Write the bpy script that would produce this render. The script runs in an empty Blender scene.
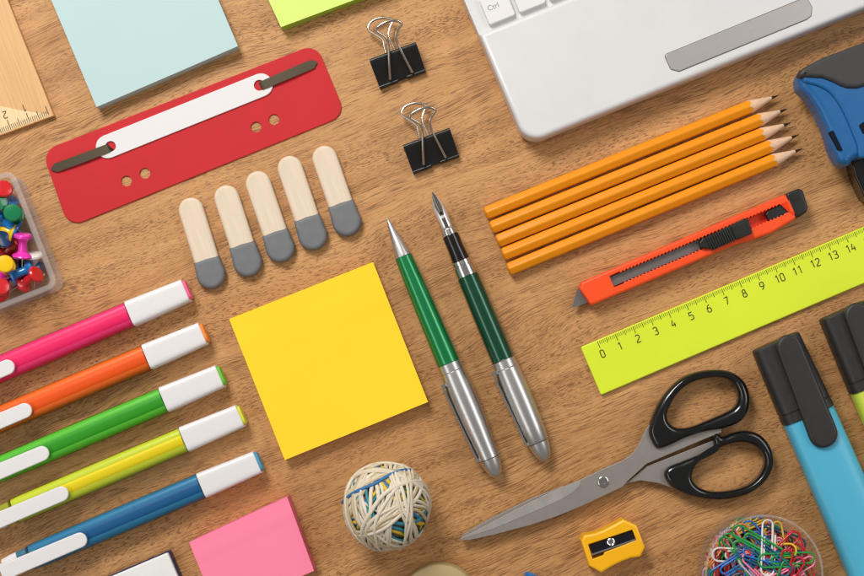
import bpy, bmesh, math, random
from math import sin, cos, pi, radians, hypot, atan2
from mathutils import Vector, Matrix, Quaternion
from mathutils.geometry import tessellate_polygon

random.seed(11)
SC = bpy.context.scene
COL = SC.collection
H = 0.78                 # camera height, metres
S = 2000.0               # picture pixels per metre on the table
NX, NY = 440.0, 372.0    # point of the table straight below the lens
PX = 1.0 / S

def P(px, py, z=0.0):
    k = (H - z) / H
    return Vector(((px - NX) / S * k, (NY - py) / S * k, z))

# ------------------------------------------------------------------ materials
def lin(h):
    if isinstance(h, str):
        h = [int(h[i:i + 2], 16) for i in (0, 2, 4)]
    return tuple(((c / 255) / 12.92 if c / 255 <= 0.04045 else ((c / 255 + 0.055) / 1.055) ** 2.4) for c in h) + (1.0,)

def new_mat(name):
    m = bpy.data.materials.new(name); m.use_nodes = True
    nt = m.node_tree; nt.nodes.clear()
    return m, nt

def pm(name, col, rough=0.5, metal=0.0, coat=0.0, spec=0.5, sub=0.0, bump=None, var=None, aniso=None, sheen=0.0, rvar=0.0):
    """Principled material with optional noise bump (scale, strength), colour variation (scale, amount)."""
    m, nt = new_mat(name)
    out = nt.nodes.new('ShaderNodeOutputMaterial'); b = nt.nodes.new('ShaderNodeBsdfPrincipled')
    nt.links.new(b.outputs[0], out.inputs[0])
    c = lin(col)
    b.inputs['Base Color'].default_value = c
    b.inputs['Roughness'].default_value = rough
    b.inputs['Metallic'].default_value = metal
    b.inputs['Coat Weight'].default_value = coat
    b.inputs['Coat Roughness'].default_value = 0.08
    b.inputs['Specular IOR Level'].default_value = spec
    if sub:
        b.inputs['Subsurface Weight'].default_value = sub
        b.inputs['Subsurface Radius'].default_value = (1, 1, 1)
        b.inputs['Subsurface Scale'].default_value = 0.002
    tc = nt.nodes.new('ShaderNodeTexCoord')
    def noise(scale, detail=3, stretch=None):
        n = nt.nodes.new('ShaderNodeTexNoise'); n.inputs['Scale'].default_value = scale; n.inputs['Detail'].default_value = detail
        src = tc.outputs['Object']
        if stretch:
            mp = nt.nodes.new('ShaderNodeMapping'); mp.inputs['Scale'].default_value = stretch
            nt.links.new(src, mp.inputs[0]); src = mp.outputs[0]
        nt.links.new(src, n.inputs['Vector'])
        return n
    if var:
        n = noise(var[0], 4, var[2] if len(var) > 2 else None)
        mx = nt.nodes.new('ShaderNodeMix'); mx.data_type = 'RGBA'
        a = var[1]
        mx.inputs[6].default_value = tuple(x * (1 - a) for x in c[:3]) + (1,)
        mx.inputs[7].default_value = tuple(min(1, x * (1 + a)) for x in c[:3]) + (1,)
        r = nt.nodes.new('ShaderNodeMapRange'); r.inputs[1].default_value = 0.3; r.inputs[2].default_value = 0.7
        nt.links.new(n.outputs[0], r.inputs[0]); nt.links.new(r.outputs[0], mx.inputs[0])
        nt.links.new(mx.outputs[2], b.inputs['Base Color'])
    if rvar:
        n = noise(180, 4)
        r = nt.nodes.new('ShaderNodeMapRange'); r.inputs[1].default_value = 0.3; r.inputs[2].default_value = 0.7
        r.inputs[3].default_value = max(0.03, rough - rvar); r.inputs[4].default_value = rough + rvar
        nt.links.new(n.outputs[0], r.inputs[0]); nt.links.new(r.outputs[0], b.inputs['Roughness'])
    if bump:
        n = noise(bump[0], 3, bump[2] if len(bump) > 2 else None)
        bp = nt.nodes.new('ShaderNodeBump'); bp.inputs['Strength'].default_value = bump[1]; bp.inputs['Distance'].default_value = 0.0002
        nt.links.new(n.outputs[0], bp.inputs['Height']); nt.links.new(bp.outputs[0], b.inputs['Normal'])
    return m

def clear(name, tint, body=0.06, rough=0.06, opaque_col=None, fres=1.45, gl=0.4):
    """See-through plastic: tinted transparency, a little body colour and a Fresnel gloss."""
    m, nt = new_mat(name)
    N = nt.nodes.new; K = nt.links.new
    out = N('ShaderNodeOutputMaterial')
    t = N('ShaderNodeBsdfTransparent'); t.inputs[0].default_value = lin(tint)
    d = N('ShaderNodeBsdfDiffuse'); d.inputs[0].default_value = lin(opaque_col or tint)
    g = N('ShaderNodeBsdfGlossy'); g.inputs['Roughness'].default_value = rough
    m1 = N('ShaderNodeMixShader'); m1.inputs[0].default_value = body
    K(t.outputs[0], m1.inputs[1]); K(d.outputs[0], m1.inputs[2])
    f = N('ShaderNodeFresnel'); f.inputs[0].default_value = fres
    m2 = N('ShaderNodeMixShader'); fm = N('ShaderNodeMath'); fm.operation = 'MULTIPLY'; fm.inputs[1].default_value = gl; K(f.outputs[0], fm.inputs[0]); K(fm.outputs[0], m2.inputs[0]); K(m1.outputs[0], m2.inputs[1]); K(g.outputs[0], m2.inputs[2])
    K(m2.outputs[0], out.inputs[0])
    return m

def wood_table():
    m, nt = new_mat('oiled hardwood')
    N = nt.nodes.new; K = nt.links.new
    out = N('ShaderNodeOutputMaterial'); b = N('ShaderNodeBsdfPrincipled'); K(b.outputs[0], out.inputs[0])
    tc = N('ShaderNodeTexCoord')
    rot = N('ShaderNodeMapping'); rot.inputs['Rotation'].default_value = (0, 0, radians(-22))
    K(tc.outputs['Object'], rot.inputs[0])
    # slow wander of the grain
    w = N('ShaderNodeTexNoise'); w.inputs['Scale'].default_value = 9; w.inputs['Detail'].default_value = 2
    wm = N('ShaderNodeMapping'); wm.inputs['Scale'].default_value = (0.6, 1.3, 1)
    K(rot.outputs[0], wm.inputs[0]); K(wm.outputs[0], w.inputs['Vector'])
    sub = N('ShaderNodeVectorMath'); sub.operation = 'SUBTRACT'; sub.inputs[1].default_value = (.5, .5, .5); K(w.outputs['Color'], sub.inputs[0])
    mul = N('ShaderNodeVectorMath'); mul.operation = 'MULTIPLY'; mul.inputs[1].default_value = (0.0, 0.040, 0.0); K(sub.outputs[0], mul.inputs[0])
    w2 = N('ShaderNodeTexNoise'); w2.inputs['Scale'].default_value = 60; w2.inputs['Detail'].default_value = 2; K(rot.outputs[0], w2.inputs['Vector'])
    sub2 = N('ShaderNodeVectorMath'); sub2.operation = 'SUBTRACT'; sub2.inputs[1].default_value = (.5, .5, .5); K(w2.outputs['Color'], sub2.inputs[0])
    mul2 = N('ShaderNodeVectorMath'); mul2.operation = 'MULTIPLY'; mul2.inputs[1].default_value = (0.0, 0.0022, 0.0); K(sub2.outputs[0], mul2.inputs[0])
    add = N('ShaderNodeVectorMath'); K(rot.outputs[0], add.inputs[0]); K(mul.outputs[0], add.inputs[1])
    add2 = N('ShaderNodeVectorMath'); K(add.outputs[0], add2.inputs[0]); K(mul2.outputs[0], add2.inputs[1])
    w3 = N('ShaderNodeTexNoise'); w3.inputs['Scale'].default_value = 170; w3.inputs['Detail'].default_value = 2; K(rot.outputs[0], w3.inputs['Vector'])
    sub3 = N('ShaderNodeVectorMath'); sub3.operation = 'SUBTRACT'; sub3.inputs[1].default_value = (.5, .5, .5); K(w3.outputs['Color'], sub3.inputs[0])
    mul3 = N('ShaderNodeVectorMath'); mul3.operation = 'MULTIPLY'; mul3.inputs[1].default_value = (0.0035, 0.0028, 0.0); K(sub3.outputs[0], mul3.inputs[0])
    add3 = N('ShaderNodeVectorMath'); K(add2.outputs[0], add3.inputs[0]); K(mul3.outputs[0], add3.inputs[1])
    def nz(sx, sy, detail=2, rough=0.5, off=0.0, curly=False):
        mp = N('ShaderNodeMapping'); mp.inputs['Scale'].default_value = (sx, sy, 1); mp.inputs['Location'].default_value = (off, off * 1.7, 0)
        K((add3 if curly else add2).outputs[0], mp.inputs[0])
        n = N('ShaderNodeTexNoise'); n.inputs['Scale'].default_value = 1; n.inputs['Detail'].default_value = detail; n.inputs['Roughness'].default_value = rough
        K(mp.outputs[0], n.inputs['Vector']); return n.outputs[0]
    def ramp(v, lo, hi, a=0.0, c=1.0):
        r = N('ShaderNodeMapRange'); r.inputs[1].default_value = lo; r.inputs[2].default_value = hi; r.inputs[3].default_value = a; r.inputs[4].default_value = c
        K(v, r.inputs[0]); return r.outputs[0]
    def mth(op, a, c):
        n = N('ShaderNodeMath'); n.operation = op
        for i, x in enumerate((a, c)):
            if isinstance(x, (int, float)): n.inputs[i].default_value = x
            else: K(x, n.inputs[i])
        return n.outputs[0]
    def mix(fac, c1, c2):
        n = N('ShaderNodeMix'); n.data_type = 'RGBA'
        for i, x in ((0, fac), (6, c1), (7, c2)):
            if isinstance(x, tuple) or isinstance(x, (int, float)): n.inputs[i].default_value = x
            else: K(x, n.inputs[i])
        return n.outputs[2]
    bands = ramp(nz(5, 85, 5, 0.62), 0.30, 0.70)
    fine = ramp(nz(22, 800, 4, 0.65, 3.1), 0.30, 0.70)
    fibre = ramp(nz(70, 2600, 3, 0.65, 7.7), 0.28, 0.72)
    zone = ramp(nz(7, 38, 2, 0.5, 5.3), 0.42, 0.58)
    dens = ramp(nz(9, 110, 3, 0.5, 9.3), 0.34, 0.66)
    # long straight pores in one zone, short curly ones in the next
    long_p = nz(75, 1900, 3, 0.6, 1.3)
    short_p = nz(330, 1750, 3, 0.5, 11.3, True)
    dm = mth('MULTIPLY', dens, 0.09)
    lp = ramp(mth('ADD', long_p, dm), 0.56, 0.64)
    sp_ = ramp(mth('ADD', short_p, dm), 0.575, 0.65)
    nzone = mth('SUBTRACT', 1.0, zone)
    pores = mth('ADD', mth('MULTIPLY', lp, mth('ADD', mth('MULTIPLY', zone, 0.75), 0.25)), mth('MULTIPLY', sp_, mth('ADD', mth('MULTIPLY', nzone, 0.8), 0.15)))
    pores = mth('MINIMUM', pores, 1.0)
    tiny = ramp(nz(190, 2500, 2, 0.5, 17.3), 0.57, 0.68)
    c = mix(bands, lin('b27e49'), lin('d8a368'))
    c = mix(mth('MULTIPLY', fine, 0.42), c, lin('a96f39'))
    c = mix(mth('MULTIPLY', fibre, 0.30), c, lin('ebbd88'))
    c = mix(mth('MULTIPLY', dens, 0.18), c, lin('b2793f'))
    c = mix(mth('MULTIPLY', tiny, 0.45), c, lin('804f25'))
    c = mix(mth('MULTIPLY', pores, 0.70), c, lin('6b4120'))
    K(c, b.inputs['Base Color'])
    h = mth('SUBTRACT', mth('MULTIPLY', fibre, 0.15), mth('ADD', pores, mth('MULTIPLY', tiny, 0.5)))
    bp = N('ShaderNodeBump'); bp.inputs['Strength'].default_value = 0.18; bp.inputs['Distance'].default_value = 0.0002
    K(h, bp.inputs['Height']); K(bp.outputs[0], b.inputs['Normal'])
    K(ramp(nz(12, 30, 4, 0.6, 21.0), 0.3, 0.7, 0.42, 0.6), b.inputs['Roughness'])
    b.inputs['Specular IOR Level'].default_value = 0.35
    return m

M = {}
M['table'] = wood_table()
M['white_plastic'] = pm('white moulded plastic', 'd7d6d5', 0.42, bump=(1400, 0.10), var=(40, 0.02), rvar=0.08)
M['cap_white'] = pm('white cap plastic', 'e4e1e0', 0.35, sub=0.15, bump=(700, 0.05))
M['key_white'] = pm('white key plastic', 'dfdddc', 0.5)
M['legend'] = pm('grey key legend', '8d8b8a', 0.6)
M['silver_button'] = pm('brushed silver button', 'c4c0bb', 0.38, metal=0.8, bump=(1, 0.25, (100, 5000, 1)))
M['groove'] = pm('dark groove', '6d6a67', 0.6)
M['black_plastic'] = pm('satin black plastic', '1c1c1c', 0.38, bump=(1500, 0.12), rvar=0.06)
M['cap_black'] = pm('matt black cap plastic', '2b2a29', 0.45, bump=(2500, 0.2), rvar=0.05)
M['gloss_black'] = pm('glossy black plastic', '0c0c0c', 0.22, coat=0.5, rvar=0.04)
M['black_enamel'] = pm('black enamelled steel', '191817', 0.4, coat=0.15, bump=(400, 0.06))
M['slot_black'] = pm('matt black slot', '151b26', 0.8, spec=0.1)
M['steel_wire'] = pm('nickel wire', 'd3c8bb', 0.22, metal=1.0)
M['needle'] = pm('steel needle', 'c9c7c4', 0.2, metal=1.0)
M['blade'] = pm('ground blade steel', '9e9791', 0.5, metal=0.6, bump=(1, 0.3, (4000, 160, 1)), var=(2200, 0.06), rvar=0.03)
M['cutter_blade'] = pm('dull cutter blade', '7e7b78', 0.45, metal=0.7, bump=(1, 0.2, (3000, 200, 1)))
M['blade_edge'] = pm('honed blade edge', 'b9b4ae', 0.45, metal=0.65, bump=(1, 0.3, (3500, 200, 1)), rvar=0.05)
M['screw'] = pm('polished screw', 'cfccc8', 0.18, metal=1.0)
M['dark_metal'] = pm('olive brown metal', '4b4232', 0.4, metal=0.55, bump=(600, 0.1))
M['pen_silver'] = pm('satin chrome', 'd2d0ce', 0.34, metal=0.95, bump=(1, 0.06, (4000, 200, 200)))
M['nib_bright'] = pm('polished nib steel', 'efece8', 0.32, metal=0.75)
M['nib_reflection'] = pm('painted dark nib reflection', '6a625a', 0.35, metal=0.8)  # dark reflection in the nib steel, put into the colour
M['chrome'] = pm('bright chrome', 'dedcd8', 0.2, metal=1.0)
M['pen_green'] = pm('translucent green lacquer', '0c8a4c', 0.34, metal=0.66, coat=0.9)
M['pen_dark_green'] = pm('dark green lacquer', '0b5236', 0.34, metal=0.66, coat=0.9)
M['red_plastic'] = pm('red vinyl', 'c2242a', 0.6, spec=0.25, bump=(1800, 0.12), var=(25, 0.04))
M['label_white'] = pm('white card label', 'dfdcdb', 0.6)
M['cream'] = pm('bare pale wood', 'deccb4', 0.75, bump=(1, 0.3, (300, 2500, 300)), var=(1, 0.05, (60, 900, 60)))
M['grey_dip'] = pm('grey rubber dip', '6f7072', 0.62, bump=(1200, 0.2), var=(200, 0.06))
M['paper_blue'] = pm('pale blue paper', 'b6d0cf', 0.8, bump=(3000, 0.06), var=(20, 0.012))
M['paper_blue_side'] = pm('pale blue paper edges', 'b6d0cd', 0.85, bump=(1, 0.8, (30, 30, 5500)), var=(1, 0.10, (20, 20, 4000)))
M['paper_lime'] = pm('lime paper', 'd3e878', 0.8, bump=(3000, 0.06))
M['paper_lime_side'] = pm('lime paper edges', 'a9d838', 0.85, bump=(1, 0.8, (30, 30, 5500)), var=(1, 0.12, (20, 20, 4000)))
M['paper_yellow'] = pm('yellow paper', 'fed41f', 0.8, bump=(3000, 0.06), var=(14, 0.02))
M['paper_yellow_side'] = pm('yellow paper edges', 'f2c41d', 0.85, bump=(1, 0.8, (30, 30, 5500)), var=(1, 0.12, (20, 20, 4000)))
M['paper_pink'] = pm('pink paper', 'ff86a6', 0.8, bump=(3000, 0.06))
M['paper_pink_side'] = pm('pink paper edges', 'ff7d99', 0.85, bump=(1, 0.8, (30, 30, 5500)), var=(1, 0.12, (20, 20, 4000)))
M['pencil'] = pm('orange pencil lacquer', 'ea9008', 0.45, coat=0.08, spec=0.3, bump=(250, 0.06), var=(60, 0.03))
M['pencil_wood'] = pm('sharpened cedar', 'e3bb9a', 0.75, bump=(1, 0.5, (150, 2500, 2500)), var=(1, 0.12, (80, 1500, 1500)))
M['graphite'] = pm('graphite', '2d2b2b', 0.35, metal=0.3)
M['cutter_orange'] = pm('orange cutter plastic', 'fb5320', 0.35, sub=0.1, bump=(500, 0.04))
M['cutter_deep'] = pm('orange cutter plastic inside', 'e8451c', 0.5)
M['ruler_lime'] = pm('lime acrylic', 'def034', 0.3, coat=0.3, sub=0.2, var=(18, 0.03))
M['ruler_ink'] = pm('olive ruler ink', '6d7a14', 0.6)
M['ruler_ink_dark'] = pm('dark olive ruler ink', '3c400f', 0.6)
M['set_wood'] = pm('varnished beech', 'd4a56c', 0.5, bump=(1, 0.2, (2200, 120, 120)), var=(1, 0.10, (1100, 40, 60)))
M['set_pale'] = pm('pale beech', 'e6ca98', 0.55, bump=(1, 0.2, (2200, 120, 120)), var=(1, 0.06, (1100, 40, 60)))
M['brown_ink'] = pm('brown burnt ink', '57432c', 0.7)
M['sharp_yellow'] = pm('yellow sharpener plastic', 'fdb90a', 0.35, sub=0.15, bump=(600, 0.06))
M['sharp_deep'] = pm('yellow sharpener recess', 'e09a06', 0.5)
M['sharp_blade'] = pm('blued steel blade', '2c2a31', 0.32, metal=0.7, bump=(1, 0.2, (3000, 300, 1)))
M['dark_hole'] = pm('dark brown recess', '6a4510', 0.7)
M['marker_blue'] = pm('light blue marker plastic', '54b6d6', 0.36, sub=0.1, bump=(700, 0.06))
M['marker_lime'] = pm('lime marker plastic', 'cfe04a', 0.36, sub=0.1, bump=(700, 0.06))
M['tool_blue'] = pm('blue tool plastic', '1c619c', 0.34, bump=(1600, 0.1), rvar=0.04)
M['tool_grip'] = pm('charcoal rubber grip', '3a3837', 0.55, bump=(2200, 0.25))
M['eraser_white'] = pm('white vinyl', 'e9e8e4', 0.6, bump=(300, 0.15), var=(60, 0.02))
M['navy'] = pm('navy plastic', '252a55', 0.4)
M['tape_beige'] = pm('beige tape', 'b59f70', 0.55, bump=(1, 0.3, (40, 40, 5000)))
M['tape_core'] = pm('grey card core', 'a7997f', 0.8)
M['box_clear'] = clear('clear box plastic', 'fcfbfa', 0.07, 0.08, 'ffffff', 1.45, 0.15)
M['tub_clear'] = clear('clear tub plastic', 'fdfdfd', 0.02, 0.06, 'ffffff', 1.45, 0.13)
M['rim_clear'] = clear('clear thick rim', 'fdfcfb', 0.10, 0.08, 'ffffff', 1.45, 0.4)

# ------------------------------------------------------------------ mesh helpers
def link(o, parent=None):
    COL.objects.link(o)
    if parent is not None: o.parent = parent
    return o

def mobj(name, V, F, mat, parent=None, ang=38, wn=False, mi=None):
    me = bpy.data.meshes.new(name)
    me.from_pydata([tuple(v) for v in V], [], F)
    mats = mat if isinstance(mat, (list, tuple)) else [mat]
    for m in mats: me.materials.append(m)
    if mi:
        for p, i in zip(me.polygons, mi): p.material_index = i
    me.validate()
    bm = bmesh.new(); bm.from_mesh(me); bmesh.ops.recalc_face_normals(bm, faces=bm.faces); bm.to_mesh(me); bm.free()
    me.polygons.foreach_set('use_smooth', [True] * len(me.polygons))
    me.set_sharp_from_angle(angle=radians(ang))
    o = bpy.data.objects.new(name, me)
    if wn:
        md = o.modifiers.new('normals', 'WEIGHTED_NORMAL'); md.keep_sharp = True; md.weight = 80
    return link(o, parent)

def sgn_area(p):
    return 0.5 * sum(p[i][0] * p[(i + 1) % len(p)][1] - p[(i + 1) % len(p)][0] * p[i][1] for i in range(len(p)))

def ccw(p, want=True):
    return list(p) if (sgn_area(p) > 0) == want else list(reversed(p))

def inset(p, d):
    n = len(p); out = []
    for i in range(n):
        a, b, c = Vector(p[i - 1][:2]), Vector(p[i][:2]), Vector(p[(i + 1) % n][:2])
        e1 = (b - a); e2 = (c - b)
        if e1.length < 1e-9: e1 = e2.copy()
        if e2.length < 1e-9: e2 = e1.copy()
        e1.normalize(); e2.normalize()
        n1 = Vector((-e1.y, e1.x)); n2 = Vector((-e2.y, e2.x))
        m = n1 + n2
        if m.length < 1e-6: m = n1.copy()
        m.normalize()
        k = max(0.4, m.dot(n1))
        q = b + m * (d / k)
        out.append((q.x, q.y))
    return out

def slab_geo(outer, z0, z1, bev=0.0, holes=(), steps=4, bbev=0.0, hbev=None):
    V, F = [], []
    loops = [ccw(outer, True)] + [ccw(h, False) for h in holes]
    tops, bots = [], []
    for li, lp in enumerate(loops):
        bv = bev if (li == 0 or hbev is None) else hbev
        n = len(lp); rings = []
        if bbev > 0:
            for s in range(steps):
                a = s / steps * pi / 2
                rings.append((z0 + bbev * (1 - sin(a)), bbev * (1 - cos(a))))
            rings = [(z0 + bbev * (1 - cos(s / steps * pi / 2)), bbev * (1 - sin(s / steps * pi / 2))) for s in range(steps)]
            rings.append((z0 + bbev, 0.0))
        else:
            rings.append((z0, 0.0))
        if bv > 0:
            if z1 - bv > rings[-1][0] + 1e-7: rings.append((z1 - bv, 0.0))
            for s in range(1, steps + 1):
                a = s / steps * pi / 2
                rings.append((z1 - bv + bv * sin(a), bv * (1 - cos(a))))
        else:
            rings.append((z1, 0.0))
        base = len(V)
        for (z, d) in rings:
            q = inset(lp, d) if d > 0 else lp
            V += [(x[0], x[1], z) for x in q]
        for r in range(len(rings) - 1):
            for i in range(n):
                j = (i + 1) % n
                F.append((base + r * n + i, base + r * n + j, base + (r + 1) * n + j, base + (r + 1) * n + i))
        tops.append(list(range(base + (len(rings) - 1) * n, base + len(rings) * n)))
        bots.append(list(range(base, base + n)))
    for grp, flip in ((tops, False), (bots, True)):
        idx = [i for g in grp for i in g]
        if len(grp) == 1 and not flip and len(grp[0]) <= 6:
            F.append(tuple(grp[0])); continue
        tri = tessellate_polygon([[Vector((V[i][0], V[i][1], 0)) for i in g] for g in grp])
        for t in tri:
            f = tuple(idx[k] for k in t)
            F.append(f[::-1] if flip else f)
    return V, F

def slab(name, outer, z0, z1, mat, parent, bev=0.0, holes=(), steps=4, bbev=0.0, hbev=None, ang=50):
    V, F = slab_geo(outer, z0, z1, bev, holes, steps, bbev, hbev)
    return mobj(name, V, F, mat, parent, ang, wn=True)

def catmull(pts, n=6, closed=True):
    pts = [Vector(p) for p in pts]; N = len(pts); out = []
    for i in range(N if closed else N - 1):
        if closed: a, b, c, d = pts[i - 1], pts[i], pts[(i + 1) % N], pts[(i + 2) % N]
        else:
            b, c = pts[i], pts[i + 1]; a = pts[i - 1] if i else b * 2 - c; d = pts[i + 2] if i + 2 < N else c * 2 - b
        for k in range(n):
            t = k / n
            out.append(0.5 * ((2 * b) + (c - a) * t + (2 * a - 5 * b + 4 * c - d) * t * t + (3 * b - a - 3 * c + d) * t ** 3))
    if not closed: out.append(pts[-1])
    return out

def rpoly(pts, r, n=6):
    """Polygon with rounded corners; r is a number or one radius per corner."""
    N = len(pts); out = []
    for i in range(N):
        a, b, c = Vector(pts[i - 1]), Vector(pts[i]), Vector(pts[(i + 1) % N])
        rr = r[i] if isinstance(r, (list, tuple)) else r
        if rr <= 0: out.append((b.x, b.y)); continue
        u = (a - b).normalized(); v = (c - b).normalized()
        al = u.angle(v); d = min(rr / math.tan(al / 2), (a - b).length * 0.49, (c - b).length * 0.49)
        p0 = b + u * d; p1 = b + v * d
        rad = d * math.tan(al / 2)
        cen = b + (u + v).normalized() * (rad / sin(al / 2))
        a0 = atan2(p0.y - cen.y, p0.x - cen.x); a1 = atan2(p1.y - cen.y, p1.x - cen.x)
        da = (a1 - a0 + pi) % (2 * pi) - pi
        for k in range(n + 1):
            t = a0 + da * k / n
            out.append((cen.x + rad * cos(t), cen.y + rad * sin(t)))
    return out

def circle(cx, cy, r, n=24):
    return [(cx + r * cos(2 * pi * i / n), cy + r * sin(2 * pi * i / n)) for i in range(n)]

def capsule(x0, x1, hw, n=10):
    """Outline of a straight bar along x with two round ends."""
    return [(x1 + hw * sin(pi * k / n), -hw * cos(pi * k / n)) for k in range(n + 1)] + \
           [(x0 - hw * sin(pi * k / n), hw * cos(pi * k / n)) for k in range(n + 1)]

def tube_geo(pts, r, closed=False, segs=8, flat=1.0, up=None):
    pts = [Vector(p) for p in pts]; N = len(pts); V, F = [], []
    tang = []
    for i in range(N):
        a = pts[i - 1] if (closed or i) else pts[0]; b = pts[(i + 1) % N] if (closed or i < N - 1) else pts[-1]
        t = (b - a); tang.append(t.normalized() if t.length > 1e-12 else Vector((1, 0, 0)))
    ref = Vector((0, 0, 1)) if abs(tang[0].z) < 0.9 else Vector((1, 0, 0))
    nrm = (ref - tang[0] * ref.dot(tang[0])).normalized()
    for i in range(N):
        if up is not None:
            uu = up(pts[i]); nrm = (uu - tang[i] * uu.dot(tang[i])).normalized()
        else:
            nrm = (nrm - tang[i] * nrm.dot(tang[i])).normalized()
        bn = tang[i].cross(nrm)
        rr = r[i] if isinstance(r, (list, tuple)) else r
        for k in range(segs):
            a = 2 * pi * k / segs
            V.append(pts[i] + nrm * (rr * flat * cos(a)) + bn * (rr * sin(a)))
    for i in range(N if closed else N - 1):
        j = (i + 1) % N
        for k in range(segs):
            l = (k + 1) % segs
            F.append((i * segs + k, i * segs + l, j * segs + l, j * segs + k))
    if not closed:
        F.append(tuple(range(segs))); F.append(tuple(range((N - 1) * segs, N * segs)))
    return V, F

def tube(name, pts, r, mat, parent, **k):
    V, F = tube_geo(pts, r, **k)
    return mobj(name, V, F, mat, parent, 60)

def lathe_geo(prof, segs=40, zc=0.0, axis='x'):
    V, F, rings = [], [], []
    for (t, r) in prof:
        if r <= 1e-7:
            rings.append([len(V)]); V.append((t, 0, zc) if axis == 'x' else (0, 0, t))
        else:
            b = len(V)
            for k in range(segs):
                a = 2 * pi * k / segs
                V.append((t, r * cos(a), zc + r * sin(a)) if axis == 'x' else (r * cos(a), r * sin(a), t))
            rings.append(list(range(b, b + segs)))
    for A, B in zip(rings, rings[1:]):
        if len(A) == 1 and len(B) == 1: continue
        for k in range(segs):
            l = (k + 1) % segs
            if len(A) == 1: F.append((A[0], B[l], B[k]))
            elif len(B) == 1: F.append((A[k], A[l], B[0]))
            else: F.append((A[k], A[l], B[l], B[k]))
    for R in (rings[0], rings[-1]):
        if len(R) > 1: F.append(tuple(R))
    return V, F

def lathe(name, prof, mat, parent, segs=40, zc=0.0, axis='x', ang=32):
    V, F = lathe_geo(prof, segs, zc, axis)
    return mobj(name, V, F, mat, parent, ang)

def loft_geo(st, ex=3.0, segs=40):
    """Superellipse sections (x, half width, half height, y centre, z centre) along x, closed at both ends."""
    V, F = [], []
    for (x, hw, hh, yc, zc) in st:
        for k in range(segs):
            a = 2 * pi * (k + 0.5) / segs; c, s = cos(a), sin(a)
            V.append((x, yc + hw * math.copysign(abs(c) ** (2 / ex), c), zc + hh * math.copysign(abs(s) ** (2 / ex), s)))
    n = len(st)
    for i in range(n - 1):
        for k in range(segs):
            l = (k + 1) % segs
            F.append((i * segs + k, i * segs + l, (i + 1) * segs + l, (i + 1) * segs + k))
    F.append(tuple(range(segs))); F.append(tuple(range((n - 1) * segs, n * segs)))
    return V, F

def loft(name, st, mat, parent, ex=3.0, segs=40, ang=40):
    V, F = loft_geo(st, ex, segs)
    return mobj(name, V, F, mat, parent, ang, wn=True)

def stroke_geo(V, F, pts, w, z, closed=False):
    """Flat mitred ribbon along a polyline."""
    pts = [Vector(p) for p in pts]; N = len(pts); base = len(V)
    for i in range(N):
        a = pts[i - 1] if (closed or i) else None; c = pts[(i + 1) % N] if (closed or i < N - 1) else None
        b = pts[i]
        d1 = (b - a).normalized() if a is not None else (c - b).normalized()
        d2 = (c - b).normalized() if c is not None else d1
        n1 = Vector((-d1.y, d1.x)); n2 = Vector((-d2.y, d2.x)); m = (n1 + n2)
        m = m.normalized() if m.length > 1e-6 else n1
        k = max(0.5, m.dot(n1))
        V.append((b.x + m.x * w / k, b.y + m.y * w / k, z)); V.append((b.x - m.x * w / k, b.y - m.y * w / k, z))
    for i in range(N if closed else N - 1):
        j = (i + 1) % N
        F.append((base + 2 * i, base + 2 * i + 1, base + 2 * j + 1, base + 2 * j))

DIG = {
 '0': [([(0, .5), (.5, 0), (1.5, 0), (2, .5), (2, 3.5), (1.5, 4), (.5, 4), (0, 3.5)], True)],
 '1': [([(.3, 3.3), (1.2, 4), (1.2, 0)], False)],
 '2': [([(0, 3.5), (.5, 4), (1.5, 4), (2, 3.5), (2, 2.5), (0, .5), (0, 0), (2, 0)], False)],
 '3': [([(0, 3.6), (.5, 4), (1.5, 4), (2, 3.5), (2, 2.6), (1.5, 2.1), (.7, 2.1)], False), ([(1.5, 2.1), (2, 1.6), (2, .5), (1.5, 0), (.5, 0), (0, .4)], False)],
 '4': [([(.9, 4), (0, 1.2), (2, 1.2)], False), ([(1.5, 2.3), (1.5, 0)], False)],
 '5': [([(2, 4), (.2, 4), (.1, 2.4), (1.5, 2.4), (2, 1.9), (2, .5), (1.5, 0), (.5, 0), (0, .4)], False)],
 '6': [([(1.7, 4), (.7, 3.4), (0, 2.1), (0, .5), (.5, 0), (1.5, 0), (2, .5), (2, 1.8), (1.5, 2.3), (.3, 2.3)], False)],
 '7': [([(0, 4), (2, 4), (.8, 0)], False)],
 '8': [([(0, .5), (.5, 0), (1.5, 0), (2, .5), (2, 1.6), (1.5, 2.1), (.5, 2.1), (0, 1.6)], True), ([(.2, 2.6), (.6, 2.1), (1.4, 2.1), (1.8, 2.6), (1.8, 3.5), (1.4, 4), (.6, 4), (.2, 3.5)], True)],
 '9': [([(.3, 0), (1.3, .6), (2, 1.9), (2, 3.5), (1.5, 4), (.5, 4), (0, 3.5), (0, 2.2), (.5, 1.7), (1.7, 1.7)], False)],
}
def numeral(V, F, txt, cx, cy, h, w, z, ang=0.0):
    """Number drawn with strokes, centred on (cx, cy), reading direction turned by ang."""
    u = h / 4; adv = 2.9 * u; tot = adv * (len(txt) - 1) + 2 * u
    ca, sa = cos(ang), sin(ang)
    for i, ch in enumerate(txt):
        for s, (pts, cl) in enumerate(DIG[ch]):
            q = []
            for (x, y) in pts:
                X = i * adv + x * u - tot / 2; Y = (y - 2) * u
                q.append((cx + X * ca - Y * sa, cy + X * sa + Y * ca))
            stroke_geo(V, F, q, w, z + s * 1.5e-5, cl)

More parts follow.
